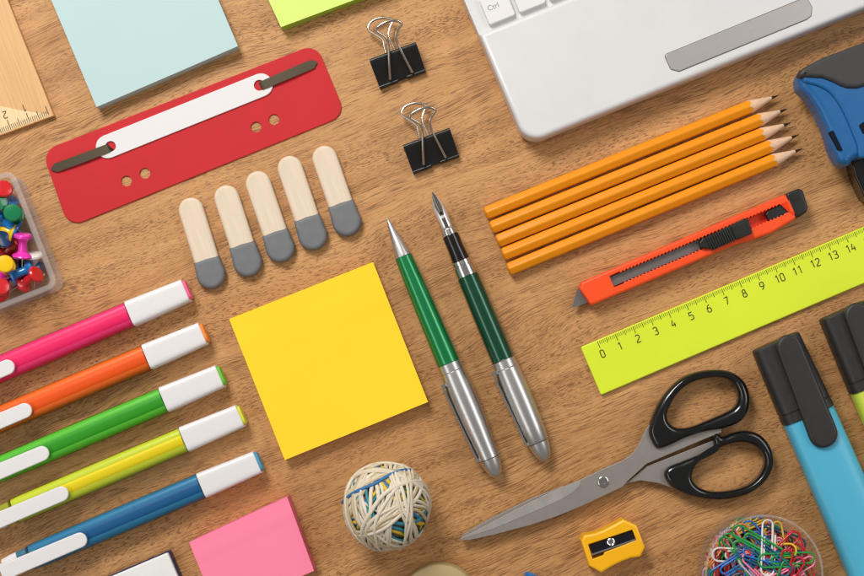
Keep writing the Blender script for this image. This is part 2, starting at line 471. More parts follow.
# ------------------------------------------------------------------ things
class T:
    """A top-level Empty at the thing's base with its own frame; L() turns a picture point at height z into that frame."""
    def __init__(self, name, label, cat, px, py, ang=0.0, group=None):
        self.o = bpy.data.objects.new(name, None)
        self.o.empty_display_size = 0.01
        link(self.o)
        self.loc = P(px, py, 0); self.a = radians(ang)
        self.o.location = self.loc; self.o.rotation_euler = (0, 0, self.a)
        tag(self.o, label, cat, group)
    def L(self, px, py, z=0.0):
        d = P(px, py, z) - self.loc; c, s = cos(-self.a), sin(-self.a)
        return (d.x * c - d.y * s, d.x * s + d.y * c)
    def LL(self, pts, z=0.0): return [self.L(x, y, z) for (x, y) in pts]

def tag(o, label, cat, group=None):
    o['label'] = label; o['category'] = cat
    if group: o['group'] = group

def dup(root, label, loc=None, rot=None, mats=None):
    """Copy of a thing with copies of its parts and sub-parts; mats swaps materials on copied meshes."""
    r = root.copy(); COL.objects.link(r); r['label'] = label
    if loc is not None: r.location = loc
    if rot is not None: r.rotation_euler = rot
    def rec(src, dst):
        for ch in list(src.children):
            c = ch.copy(); COL.objects.link(c); c.parent = dst
            if mats and c.type == 'MESH' and c.data.materials and c.data.materials[0].name in mats:
                c.data = c.data.copy(); c.data.materials[0] = mats[c.data.materials[0].name]
            rec(ch, c)
    rec(root, r)
    return r

E = 0.0002   # gap under things lying on the table

# ---- the table
V, F = slab_geo(rpoly([(-0.75, -0.5), (0.75, -0.5), (0.75, 0.65), (-0.75, 0.65)], 0.01), -0.03, 0.0, 0.002)
tb = mobj('table_surface', V, F, M['table'], None, 50, wn=True); tb['kind'] = 'structure'; tb['label'] = 'warm brown wooden table top with short dark pores'

# ---- sticky note pads
def pad(label, corners, h, mat, side, lift=0.0004, sheets=False):
    cx = sum(c[0] for c in corners) / 4; cy = sum(c[1] for c in corners) / 4
    a = atan2(-(corners[1][1] - corners[0][1]), corners[1][0] - corners[0][0])
    t = T('sticky_note_pad', label, 'sticky notes', cx, cy, math.degrees(a), 'sticky note pads on the table')
    q = t.LL(corners, h)
    slab('sheet_block', q, E, h - 0.0004, side, t.o)
    # the top sheet, glued along its far edge and a hair lifted along the near one
    q = [Vector(p) for p in ccw(q)]
    # find ordering: q[0] lower left
    q = sorted(q, key=lambda v: v.y); lo = sorted(q[:2], key=lambda v: v.x); hi = sorted(q[2:], key=lambda v: v.x)
    n = 14; V, F = [], []
    for j in range(n + 1):
        for i in range(n + 1):
            u, v = i / n, j / n
            p = (lo[0] * (1 - u) + lo[1] * u) * (1 - v) + (hi[0] * (1 - u) + hi[1] * u) * v
            k = max(0.0, (0.76 - v) / 0.76)
            V.append((p.x, p.y, h - 0.0003 + lift * (k ** 2) * (0.4 + 0.9 * abs(u - 0.45)) + (0.00030 * math.exp(-((v - 0.785) / 0.03) ** 2))))
    for j in range(n):
        for i in range(n):
            a0 = j * (n + 1) + i
            F.append((a0, a0 + 1, a0 + n + 2, a0 + n + 1))
    nv = len(V); V += [(x, y, z - 0.00012) for x, y, z in V]
    F += [tuple(nv + i for i in reversed(f)) for f in list(F)]
    m = n + 1
    rim = list(range(n)) + [j * m + n for j in range(n)] + [n * m + i for i in range(n, 0, -1)] + [j * m for j in range(n, 0, -1)]
    for i in range(len(rim)):
        a0, b0 = rim[i], rim[(i + 1) % len(rim)]; F.append((a0, nv + a0, nv + b0, b0))
    mobj('top_sheet', V, F, mat, t.o, 50)
    return t

d = (0.918, -0.396); u = (-0.390, -0.921)
def sq(c, d, u, w, h):
    return [c, (c[0] + d[0] * w, c[1] + d[1] * w), (c[0] + d[0] * w + u[0] * h, c[1] + d[1] * w + u[1] * h), (c[0] + u[0] * h, c[1] + u[1] * h)]
pad('large pale blue sticky note pad above the red strip', sq((96.5, 107), d, u, 154, 154), 0.0080, M['paper_blue'], M['paper_blue_side'])
pad('lime green sticky note pad at the top edge, beside the pale blue pad', sq((281, 27), (0.937, -0.35), (-0.42, -0.907), 154, 154), 0.0080, M['paper_lime'], M['paper_lime_side'])
pad('large yellow sticky note pad beside the green pens', [(285, 460), (428, 402), (373, 262), (229, 319)], 0.0060, M['paper_yellow'], M['paper_yellow_side'], 0.0018)
pad('small pink sticky note pad beside the rubber band ball', [(217, 612), (314, 571), (287, 497), (189, 542.5)], 0.0140, M['paper_pink'], M['paper_pink_side'])

# ---- wooden set square
t = T('wooden_set_square', 'wooden set square with burnt centimetre marks, corner at the top left', 'set square', 54, 116, 200.3)
zt = 0.0032
C = (54, 115.5); du = (-0.9385, 0.3453); dv = (-0.372, -0.928)
tri = [C, (C[0] + du[0] * 300, C[1] + du[1] * 300), (C[0] + dv[0] * 300, C[1] + dv[1] * 300)]
inn = [(C[0] + du[0] * a + dv[0] * b, C[1] + du[1] * a + dv[1] * b) for a, b in ((62, 62), (150, 62), (62, 150))]
slab('board', t.LL(tri, zt), E, zt, M['set_wood'], t.o, 0.0004, holes=[t.LL(inn, zt)])
pale = [(C[0] + du[0] * a + dv[0] * b, C[1] + du[1] * a + dv[1] * b) for a, b in ((1.8, 1.6), (250, 1.6), (200, 45), (64, 38), (50, 30), (30, 17), (13.5, 8))]
slab('pale_inlay', t.LL(pale, zt), zt - 0.0003, zt + 0.00008, M['set_pale'], t.o)
V, F = [], []
for i in range(0, 121):
    L = 10 if i % 10 == 0 else (8 if i % 5 == 0 else 4.8)
    s = 4.5 + i * 2.03
    a = (C[0] + du[0] * s + dv[0] * 2.0, C[1] + du[1] * s + dv[1] * 2.0)
    b = (a[0] + dv[0] * L, a[1] + dv[1] * L)
    stroke_geo(V, F, t.LL([a, b], zt), (0.00016 if i % 5 else 0.0002), zt + 0.00016)
mobj('scale_marks', V, F, M['brown_ink'], t.o)
V, F = [], []
for i in range(1, 10):
    s = 4.5 + i * 20.3
    c = (C[0] + du[0] * s + dv[0] * 17.5, C[1] + du[1] * s + dv[1] * 17.5)
    x, y = t.L(*c, zt)
    numeral(V, F, str(i), x, y, 0.0034, 0.00022, zt + 0.00018, 0.0)
mobj('numerals', V, F, M['brown_ink'], t.o)

# ---- red file fastener strip
t = T('file_fastener_strip', 'red filing strip with white bar and two dark metal prongs', 'file fastener', 194, 135, 21.9)
zt = 0.0009
outer = rpoly(t.LL([(42, 151), (68.5, 227.5), (346, 115), (316, 43.5)], zt), 15 * PX, 8)
holes = [circle(*t.L(x, y, zt), 5.3 * PX, 20) for x, y in ((126.4, 181), (145, 173.3), (256, 127), (274, 119.5))]
slab('red_strip', outer, E, zt, M['red_plastic'], t.o, 0.0003, holes=holes, hbev=0.0002)
a = t.L(108, 147.5, zt); b = t.L(261, 84.5, zt)
bar = [(p[0], p[1] + (a[1] + b[1]) / 2) for p in capsule(a[0], b[0], 11.7 * PX)]
bh = [circle(*t.L(111, 146.5, zt), 5.2 * PX, 20), circle(*t.L(259.5, 85.5, zt), 5.4 * PX, 20)]
slab('white_bar', bar, zt + 0.0001, zt + 0.0009, M['label_white'], t.o, 0.0003, holes=bh, hbev=0.0002)
def prong(pts, z0, z1):
    V = []; F = []
    cen = catmull([(*t.L(x, y, z), z) for (x, y, z) in pts], 6, False)
    n = len(cen)
    for i, p in enumerate(cen):
        s = i / (n - 1)
        w = (4.2 + 0.4 * s) * PX
        if s > 0.93: w *= math.sqrt(max(0.02, 1 - ((s - 0.93) / 0.07) ** 2))
        q = cen[min(i + 1, n - 1)] - cen[max(i - 1, 0)]; nn = Vector((-q.y, q.x, 0)).normalized()
        for sg, zz in ((1, 0.0002), (-1, 0.0002), (-1, -0.0002), (1, -0.0002)):
            V.append(p + nn * (w * sg) + Vector((0, 0, zz)))
    for i in range(n - 1):
        for k in range(4):
            l = (k + 1) % 4
            F.append((4 * i + k, 4 * i + l, 4 * i + 4 + l, 4 * i + 4 + k))
    F.append((0, 1, 2, 3)); F.append(tuple(range(4 * n - 4, 4 * n)))
    mobj('metal_prong', V, F, M['dark_metal'], t.o, 30)
prong([(110, 147.5, 0.0012), (106, 149, 0.0021), (80, 159, 0.0022), (51, 169.5, 0.0016)], 0, 0)
prong([(260.5, 86.5, 0.0012), (264, 84.6, 0.0021), (290, 73.5, 0.0022), (317, 62, 0.0016)], 0, 0)

# ---- five grey tipped paddles
sticks = [((188.3, 198.3), (216.3, 288.8), (206, 261)), ((223.5, 186), (253, 276.8), (243.5, 245.5)), ((254.7, 172), (285.6, 262.3), (276.5, 233)),
          ((286.5, 156.8), (318, 250.3), (308.5, 218.3)), ((321, 146.8), (352, 236.2), (342, 204.3))]
lab = ['grey tipped cream paddle at the left end of the row, lowest of five', 'grey tipped cream paddle second from the left in the row of five', 'grey tipped cream paddle in the middle of the row of five',
       'grey tipped cream paddle between the middle and the last of the row', 'grey tipped cream paddle at the right end of the row, highest of five']
for k, (a, b, c) in enumerate(sticks):
    ang = math.degrees(atan2(-(a[1] - b[1]), a[0] - b[0]))
    t = T('wooden_paddle', lab[k], 'paddle', b[0], b[1], ang, 'grey tipped cream paddles in a row')
    L = hypot(a[0] - b[0], a[1] - b[1]) * PX * 0.995; g = hypot(c[0] - b[0], c[1] - b[1]) * PX
    r1 = 12.4 * PX; r2 = 14.6 * PX
    out = [(g * 0.9, -r1)] + [(L - r1 + r1 * sin(pi * i / 14), -r1 * cos(pi * i / 14)) for i in range(15)] + [(g * 0.9, r1)]
    slab('paddle_stick', out, E + 0.0004, 0.0047, M['cream'], t.o, 0.0017, bbev=0.0012, steps=5)
    tip = [(g + 0.0004, -r1 * 1.06), (g + 0.0009, 0), (g + 0.0004, r1 * 1.06), (g * 0.7, r1 * 1.12)] + [(r2 * 1.05 - r2 * 1.05 * sin(pi * i / 14), r2 * cos(pi * i / 14)) for i in range(15)] + [(g * 0.7, -r1 * 1.12)]
    slab('grey_tip', tip, E, 0.0055, M['grey_dip'], t.o, 0.0022, bbev=0.0016, steps=6)

# ---- binder clips
t = T('binder_clip', 'black binder clip, nearer the fountain pen', 'binder clip', 430, 150, 20.5, 'black binder clips with wire handles')
def bpt(zx, zy): return (390 + zx / 6.4, 90 + zy / 6.4)
x0, _ = t.L(407.5, 158, 0.003); x1, _ = t.L(453.5, 141, 0.003)
yl = t.L(435.5, 164, 0.003)[1]; ys = t.L(425.5, 137, 0.009)[1]
th = 0.0006
def shell(prof):
    """Thin bent sheet along x from a (y, z) profile."""
    p = catmull([(a, b, 0) for a, b in prof], 5, False); p2 = []
    for i, q in enumerate(p):
        dd = p[min(i + 1, len(p) - 1)] - p[max(0, i - 1)]; nn = Vector((-dd.y, dd.x, 0)).normalized()
        p2.append(q - nn * th)
    ring = [(q.x, q.y) for q in p] + [(q.x, q.y) for q in reversed(p2)]
    n = len(ring); V = [(x0, a, b) for a, b in ring] + [(x1, a, b) for a, b in ring]
    F = [(i, (i + 1) % n, n + (i + 1) % n, n + i) for i in range(n)]
    h = len(p)
    for off in (0, n):
        for i in range(h - 1):
            F.append((off + i, off + i + 1, off + n - 2 - i, off + n - 1 - i))
    return V, F
yb = ys + 0.0002
prof = [(yl, 0.0009), (yl + 0.004, 0.0008), (yb - 0.0015, 0.0008), (yb - 0.0002, 0.0012), (yb, 0.0024), (yb, 0.0085), (yb - 0.0003, 0.0098), (yb - 0.0016, 0.0101), (yb - 0.0045, 0.0085), (yl + 0.003, 0.0042), (yl, 0.0026)]
V, F = shell(list(reversed(prof)))
body = mobj('clip_body', V, F, M['black_enamel'], t.o, 35)
for (a, b) in ((0.0, 0.40), (0.60, 1.0)):
    for zz, nm in ((0.0030, 'lip_roll'), (0.0010, 'lip_roll')):
        V, F = lathe_geo([(x0 + (x1 - x0) * a, 0.0008), (x0 + (x1 - x0) * b, 0.0008)], 16)
        V = [(v[0], v[1] + yl, v[2] + zz) for v in V]
        mobj(nm, V, F, M['black_enamel'], t.o, 40)
up = [(215, 477), (210, 380), (206, 262), (188, 216), (140, 184), (128, 168), (142, 150), (185, 124), (240, 110), (280, 118), (290, 135), (274, 160), (256, 192), (262, 245), (300, 322), (357, 432)]
lo = [(187, 310), (176, 262), (166, 222), (118, 188), (78, 160), (76, 136), (100, 104), (155, 84), (215, 90), (232, 104), (216, 138), (204, 190), (222, 240), (246, 290)]
def yz(q, z): return t.L(*bpt(*q), z)
pts = []
for q in up:
    y = yz(q, 0.008)[1]; s = (y - yl) / (yb - yl)
    z = 0.0046 + 0.0070 * s + (0.0006 if 0.6 < s < 1.2 else 0); x, y = yz(q, z); pts.append((x, y, z))
tube('wire_handle', catmull(pts, 5, False), 0.00066, M['steel_wire'], t.o, segs=10)
pts = []
for q in lo:
    y = yz(q, 0.006)[1]; s = max(0.0, (y - yb) / (0.016))
    z = 0.0060 - 0.0012 * s; x, y = yz(q, z); pts.append((x, y, z))
tube('wire_handle', catmull(pts, 5, False), 0.00066, M['steel_wire'], t.o, segs=10)
dup(t.o, 'black binder clip, nearer the top edge of the picture', P(430 - 33.3, 150 - 84.8), (0, 0, radians(20.5)))

# ---- laptop corner
t = T('laptop', 'white laptop corner with palm rest, silver touchpad button and keys', 'laptop', 531, 141, 21.9)
zt = 0.0155
cor = t.L(520.5, 147, zt); brt = t.L(864, 7.8, zt); lft = t.L(465, 0, zt)
yb0 = (cor[1] + brt[1]) / 2
x0 = t.L(519.5, 127.5, zt)[0]; x0b = lft[0]
W, D = 0.29, 0.20
def lx(y): return x0 + (x0b - x0) * (y - t.L(519.5, 127.5, zt)[1]) / (lft[1] - t.L(519.5, 127.5, zt)[1])
body = rpoly([(lx(yb0), yb0), (x0 + W, yb0), (x0 + W, yb0 + D), (lx(yb0 + D), yb0 + D)], 0.0095, 10)
slab('base', body, 0.0012, zt - 0.0032, M['white_plastic'], t.o, 0.0, bbev=0.002)
yf = t.L(482, 33, zt)[1]
e = 0.0
palm = rpoly([(lx(yb0) + e, yb0 + e), (x0 + W - e, yb0 + e), (x0 + W - e, yf), (lx(yf) + e, yf)], [0.0095, 0.0095, 0, 0], 10)
slab('palm_rest', palm, zt - 0.0032, zt, M['white_plastic'], t.o, 0.0024, steps=6)
tb2 = [(664.4, 55), (798, 0.5), (806, -2.5), (811.5, 7), (811, 15.5), (806.5, 19.3), (679, 71.3), (671, 69.2)]
q = t.LL(tb2, zt)
slab('button_groove', rpoly(inset(ccw(q), -0.0003), 0.0015, 4), zt - 0.0003, zt + 0.00012, M['groove'], t.o)
slab('touchpad_button', rpoly(q, 0.001, 4), zt - 0.0003, zt + 0.0005, M['silver_button'], t.o, 0.0003)
kc = [(478.5, -4), (489, 25.3), (515.4, 14.4), (504, -15)]
kz = zt + 0.0004
k0 = t.LL(kc, kz)
kx0 = (k0[0][0] + k0[1][0]) / 2; ky0 = min(k0[1][1], k0[2][1]) ; kw = k0[2][0] - k0[1][0]
ky0 = (k0[1][1] + k0[2][1]) / 2
for r in range(4):
    for c in range(8):
        xx = kx0 + c * (kw + 0.0021) + (0.0045 * r if c else 0); yy = ky0 + r * 0.0158
        wd = kw + (0.0045 * r if c == 0 else 0)
        kk = slab('key', rpoly([(xx, yy), (xx + wd, yy), (xx + wd, yy + 0.0138), (xx, yy + 0.0138)], 0.0012, 4), zt - 0.0034, kz - 0.0008, M['key_white'], t.o, 0.0007)
        if r == 0 and c == 0: ctrl = kk
cu = bpy.data.curves.new('ctrl', 'FONT'); cu.body = 'Ctrl'; cu.size = 0.0036; cu.extrude = 0.00003; cu.align_x = 'CENTER'; cu.align_y = 'CENTER'
tmp = bpy.data.objects.new('tmp', cu); COL.objects.link(tmp)
me = bpy.data.meshes.new_from_object(tmp.evaluated_get(bpy.context.evaluated_depsgraph_get())); bpy.data.objects.remove(tmp)
me.materials.clear(); me.materials.append(M['legend'])
lg = bpy.data.objects.new('key_legend', me); link(lg, ctrl)
lxy = t.L(493.2, 6.3, kz); lg.location = (lxy[0], lxy[1], kz - 0.0008 + 0.00006)

# ---- pencils
pen_b = [(485.3, 214.3), (490.8, 228.5), (497, 241.8), (502.5, 255.3), (507.9, 270)]
pen_t = [(779.5, 95.4), (788, 109), (791.5, 122.6), (799.5, 134.8), (803, 148.6)]
plab = ['orange pencil nearest the laptop, outermost of the five', 'orange pencil second from the laptop', 'orange pencil in the middle of the five, its point drawn back',
        'orange pencil second from the orange cutter', 'orange pencil nearest the orange cutter, lowest of the five']
RA = 0.00374
def pencil(label, b, tp, roll):
    ang = math.degrees(atan2(-(tp[1] - b[1]), tp[0] - b[0]))
    zc = RA * cos(pi / 6) + E
    t = T('pencil', label, 'pencil', b[0], b[1], ang, 'orange pencils lying side by side')
    L = (P(*tp, zc) - P(*b, zc)).length; ox = t.L(*b, zc)[0]
    seg = 48; cone = 0.0165 + 0.0012 * sin(7 * roll * 9 + b[0]); xl = L - 0.0042
    def hexr(a):
        a = (a - roll) % (pi / 3) - pi / 6
        return min(RA * 0.955, RA * cos(pi / 6) / cos(a))
    def conx(r): return L - cone * (r / RA)
    def ring(x, f): return [(ox + (x if not callable(x) else x(2 * pi * k / seg)), hexr(2 * pi * k / seg) * f * cos(2 * pi * k / seg), zc + hexr(2 * pi * k / seg) * f * sin(2 * pi * k / seg)) for k in range(seg)]
    def cring(x, r): return [(ox + x, r * cos(2 * pi * k / seg), zc + r * sin(2 * pi * k / seg)) for k in range(seg)]
    def strip(name, rings, mat, c0=True, c1=True):
        V = [v for r in rings for v in r]; F = []
        for i in range(len(rings) - 1):
            for k in range(seg):
                l = (k + 1) % seg
                F.append((i * seg + k, i * seg + l, (i + 1) * seg + l, (i + 1) * seg + k))
        if c0: F.append(tuple(range(seg)))
        if c1: F.append(tuple(range((len(rings) - 1) * seg, len(rings) * seg)))
        return mobj(name, V, F, mat, t.o, 24)
    body = [ring(0.0, 0.55), ring(0.00025, 0.8), ring(0.0008, 0.95), ring(0.0016, 1.0)] + [ring(0.0016 + (L - cone - 0.003) * i / 4, 1.0) for i in range(1, 5)]
    body.append(ring(lambda a: conx(hexr(a)), 1.0))
    strip('painted_barrel', body, M['pencil'], True, False)
    rl = RA * (L - xl) / cone
    w = [ring(lambda a: conx(hexr(a)), 0.998)]
    for s in (0.15, 0.4, 0.7, 1.0):
        w.append([tuple(Vector(p) * (1 - s) + Vector(q) * s) for p, q in zip(w[0], cring(xl, rl))])
    strip('sharpened_wood', w, M['pencil_wood'], False, True)
    strip('graphite_lead', [cring(xl - 0.0003, rl * 1.01), cring(xl + 0.002, rl * 0.55), cring(L - 0.0002, 0.00012), cring(L, 0.00004)], M['graphite'])
    return t
for k in range(5):
    pencil(plab[k], pen_b[k], pen_t[k], pi / 6 + random.uniform(-0.12, 0.12))

# ---- snap-off cutter
t = T('box_cutter', 'orange snap-off cutter with black slider between pencils and ruler', 'cutter', 690, 250, 23.0)
zt = 0.0088
def zc3(x, y): return (560 + x / 3.323, 170 + y / 3.323)
def zc8(x, y): return (660 + x / 5.4, 180 + y / 5.4)
bodyp = [zc3(70, 372), zc3(66, 396), zc3(104, 451), (650, 281.2), (738, 243.5), (752, 240.2), (772, 233), (797.2, 218.2), (786.5, 193.2)]
sl0 = t.L(*zc3(172, 371), zt); sl1 = t.L(793, 203, zt)
hw = 5.9 * PX; n = 46; xa, xb = sl0[0], sl1[0]; ym = sl0[1]
slot = [(xa - 0.0002, ym - hw), (xa - 0.0002, ym + hw)]
def teeth(s):
    o = []
    for i in range(n):
        x = xa + 0.006 + (xb - xa - 0.012) * i / (n - 1)
        o.append((x - 0.0006, ym + s * (hw + 0.0002))); o.append((x, ym + s * (hw - 0.0006)))
    return o
top = teeth(1); bot = teeth(-1)
slot = [(xa, ym + hw)] + top + [(xb, ym + hw), (xb, ym - hw)] + list(reversed(bot)) + [(xa, ym - hw)]
slab('body', rpoly(t.LL(bodyp, zt), 0.0018, 4), E + 0.0004, zt, M['cutter_orange'], t.o, 0.0015, holes=[slot], hbev=0.0002, steps=5)
slab('slot_floor', [(xa - 0.001, ym - hw - 0.001), (xb + 0.001, ym - hw - 0.001), (xb + 0.001, ym + hw + 0.001), (xa - 0.001, ym + hw + 0.001)], E + 0.0008, 0.0035, M['cutter_deep'], t.o)
xs = t.L(704, 238, zt)[0]
zb = 0.0060
bl = [(xa - 0.0008, ym - hw + 0.0006), (xs + 0.006, ym - hw + 0.0006), (xs + 0.006, ym + hw - 0.0005), (xa - 0.0008, ym + hw - 0.0005)]
tipq = t.LL([(572, 308.2), (577, 289.5), (584, 286), (594, 300)], 0.0045)
bld = slab('blade_segments', bl, zb - 0.0003, zb, M['cutter_blade'], t.o)
V, F = [], []
for i in range(8):
    x = xa + 0.003 + i * 0.0058
    stroke_geo(V, F, [(x, ym - hw + 0.0008), (x + 0.0034, ym + hw - 0.0008)], 0.0001, zb + 0.00008)
mobj('snap_lines', V, F, M['groove'], bld)
slab('blade_tip', tipq, 0.0042, 0.0047, M['cutter_blade'], t.o)
zs = 0.0118
sl = [zc8(215, 338), zc8(232, 312), zc8(262, 302), zc8(460, 204), zc8(480, 213), zc8(496, 264), zc8(483, 284), zc8(296, 374), zc8(262, 366), zc8(222, 366)]
slab('slider', rpoly(t.LL(sl, zs), 0.0007, 3), zb + 0.0004, zs - 0.0008, M['black_plastic'], t.o, 0.0006)
a = t.L(*zc8(265, 340), zs); b = t.L(*zc8(382, 285), zs); nr = 11
V, F = [], []
for i in range(nr):
    x = a[0] + (b[0] - a[0]) * i / (nr - 1)
    g = slab_geo([(x - 0.00028, a[1] - 0.0040), (x + 0.00028, a[1] - 0.0040), (x + 0.00028, a[1] + 0.0034), (x - 0.00028, a[1] + 0.0034)], zs - 0.0010, zs - 0.0002, 0.0001, steps=2)
    o = len(V); V += g[0]; F += [tuple(o + k for k in f) for f in g[1]]
mobj('slider_ridges', V, F, M['black_plastic'], t.o)
c1 = t.L(*zc8(398, 288), zs); c2 = t.L(*zc8(484, 248), zs)
slab('thumb_step', rpoly([(c1[0], c1[1] - 0.0036), (c2[0], c1[1] - 0.0036), (c2[0], c1[1] + 0.0036), (c1[0], c1[1] + 0.0036)], 0.0007, 3), zs - 0.0010, zs + 0.0002, M['black_plastic'], t.o, 0.0005)
cap = [(785.2, 193.6), (799, 188.2), (803, 190.3), (808, 207), (806.8, 212), (796.6, 218.8)]
slab('end_cap', rpoly(t.LL(cap, zt), 0.0016, 4), E, zt + 0.0004, M['black_plastic'], t.o, 0.0012)
tg = [zc8(568, 186), zc8(580, 170), zc8(700, 108), zc8(722, 176), zc8(612, 226), zc8(590, 222)]
slab('cap_tongue', rpoly(t.LL(tg, 0.007), 0.0006, 3), 0.0036, zt - 0.0008, M['black_plastic'], t.o, 0.0006)

# ---- lime ruler
t = T('ruler', 'lime green plastic ruler marked in centimetres', 'ruler', 590, 372, 23.05)
zt = 0.0024
a = t.L(579.5, 347.6, zt); b = t.L(602.3, 394.7, zt)
y1, y0 = a[1], b[1]; xl = (a[0] + b[0]) / 2; LW = 0.168
slab('ruler_body', rpoly([(xl, y0), (xl + LW, y0), (xl + LW, y1), (xl, y1)], 0.0008, 4), E, zt, M['ruler_lime'], t.o, 0.0006)
z0x, z0y = t.L(597.2, 341.2, zt); sp = 19.27 * PX * (H - zt) / H
V, F = [], []; V2, F2 = [], []
for i in range(0, 156):
    if z0x + i * sp / 10 > xl + LW - 0.004: break
    L = 8.4 if i % 10 == 0 else (6.4 if i % 5 == 0 else 5.0)
    x = z0x + i * sp / 10
    if i % 5 == 0: stroke_geo(V2, F2, [(x, y1 - 0.0006), (x, y1 - L * PX)], 0.00016, zt + 0.0001)
    else: stroke_geo(V, F, [(x, y1 - 0.0006), (x, y1 - L * PX)], 0.00013, zt + 0.0001)
mobj('scale_marks', V, F, M['ruler_ink'], t.o); mobj('centimetre_marks', V2, F2, M['ruler_ink_dark'], t.o)
V, F = [], []
n0 = t.L(602.5, 353.7, zt)
for i in range(0, 16):
    numeral(V, F, str(i), n0[0] + i * sp, n0[1], 0.0037, 0.00024, zt + 0.0001)
mobj('numerals', V, F, M['ruler_ink_dark'], t.o)

# ---- scissors
t = T('scissors', 'black handled steel scissors lying open a little', 'scissors', 610, 470, 23.0)
def zs2(x, y): return (450 + x / 2.541, 360 + y / 2.541)
def zbl(x, y): return (450 + x / 3.757, 440 + y / 3.757)
def zh(x, y): return (630 + x / 3.8375, 360 + y / 3.8375)
za = 0.0066
back = [zbl(40, 362), zbl(80, 336), zbl(150, 296), zbl(300, 222), zbl(420, 174), zbl(480, 164), zbl(560, 152), zs2(452, 310), zs2(500, 270), zs2(665, 206), zs2(688, 214), zs2(640, 250), zs2(580, 285), zs2(610, 345),
        zs2(572, 328), zs2(530, 313), zs2(484, 306), zs2(452, 313), zs2(330, 366), zs2(200, 412), zbl(120, 355), zbl(48, 374)]
slab('lower_blade', t.LL(back, 0.0045), 0.0036, 0.0050, M['blade'], t.o, 0.0002)
front = [zbl(38, 372), zbl(48, 364), zbl(90, 344), zbl(200, 286), zbl(300, 234), zbl(400, 186), zbl(490, 150), zbl(560, 116), zs2(400, 272), zs2(436, 257), zs2(462, 240), zs2(480, 215), zs2(495, 182), zs2(506, 165),
         zs2(540, 175), zs2(560, 195), zs2(690, 172), zs2(690, 184), zs2(640, 204), zs2(500, 264), zs2(450, 309), zbl(650, 176), zbl(500, 247), zbl(400, 288), zbl(300, 321), zbl(160, 358), zbl(75, 376), zbl(44, 378)]
fb = slab('upper_blade', t.LL(front, za), 0.0054, za, M['blade'], t.o, 0.00025)
edge = [zbl(46, 370), zbl(90, 346.5), zbl(200, 288.5), zbl(300, 236.5), zbl(400, 188.5), zbl(492, 151), zbl(486, 172), zbl(462, 197), zbl(420, 222), zbl(300, 276), zbl(160, 334)]
V = []; F = []
e2 = [Vector(p) for p in t.LL(edge, za)]
# the honed flat: falls slightly towards the cutting edge
for i, p in enumerate(e2): V.append((p.x, p.y, za + (0.00006 if i <= 5 else 0.00016)))
F.append(tuple(range(len(V))))
o = mobj('honed_edge', V, F, M['blade_edge'], fb, 30)
scx = t.L(603.3, 481.8, za)
V, F = lathe_geo([(0.0, 0.0027), (0.0007, 0.0026), (0.0010, 0.0020), (0.0008, 0.0011), (0.0003, 0.0010), (0.0003, 0.0)], 32, axis='z')
mobj('pivot_screw', [(v[0] + scx[0], v[1] + scx[1], v[2] + za) for v in V], F, M['screw'], t.o, 40)
ho = [(100, 336), (78, 296), (76, 258), (94, 203), (130, 138), (190, 76), (258, 46), (330, 37), (390, 45), (436, 76), (460, 122), (463, 170), (450, 212), (418, 242), (358, 264), (290, 276), (220, 298), (160, 326), (122, 340)]
hi = [(146, 218), (156, 180), (186, 130), (232, 92), (290, 72), (350, 68), (390, 82), (412, 115), (418, 150), (405, 180), (370, 202), (300, 232), (240, 256), (190, 262), (160, 248)]
zhh = 0.0098
slab('handle_loop', catmull([(*t.L(*zh(*p), zhh), 0) for p in ho], 5), 0.0012, zhh, M['gloss_black'], t.o, 0.0031, holes=[catmull([(*t.L(*zh(*p), zhh), 0) for p in hi], 5)], steps=7, bbev=0.002)
ho = [(150, 412), (134, 440), (150, 476), (184, 503), (240, 526), (320, 539), (400, 534), (470, 511), (522, 470), (551, 420), (554, 370), (536, 322), (500, 286), (452, 272), (402, 280), (362, 296), (345, 284), (328, 286), (320, 306), (322, 334), (262, 366), (204, 390)]
hi = [(243, 442), (260, 402), (302, 366), (370, 331), (430, 318), (480, 330), (512, 360), (520, 400), (500, 445), (460, 480), (400, 500), (330, 507), (280, 496), (250, 472)]
slab('handle_loop', catmull([(*t.L(*zh(*p), zhh), 0) for p in ho], 5), 0.0008, zhh - 0.0006, M['gloss_black'], t.o, 0.0028, holes=[catmull([(*t.L(*zh(*p), zhh), 0) for p in hi], 5)], steps=7, bbev=0.002)

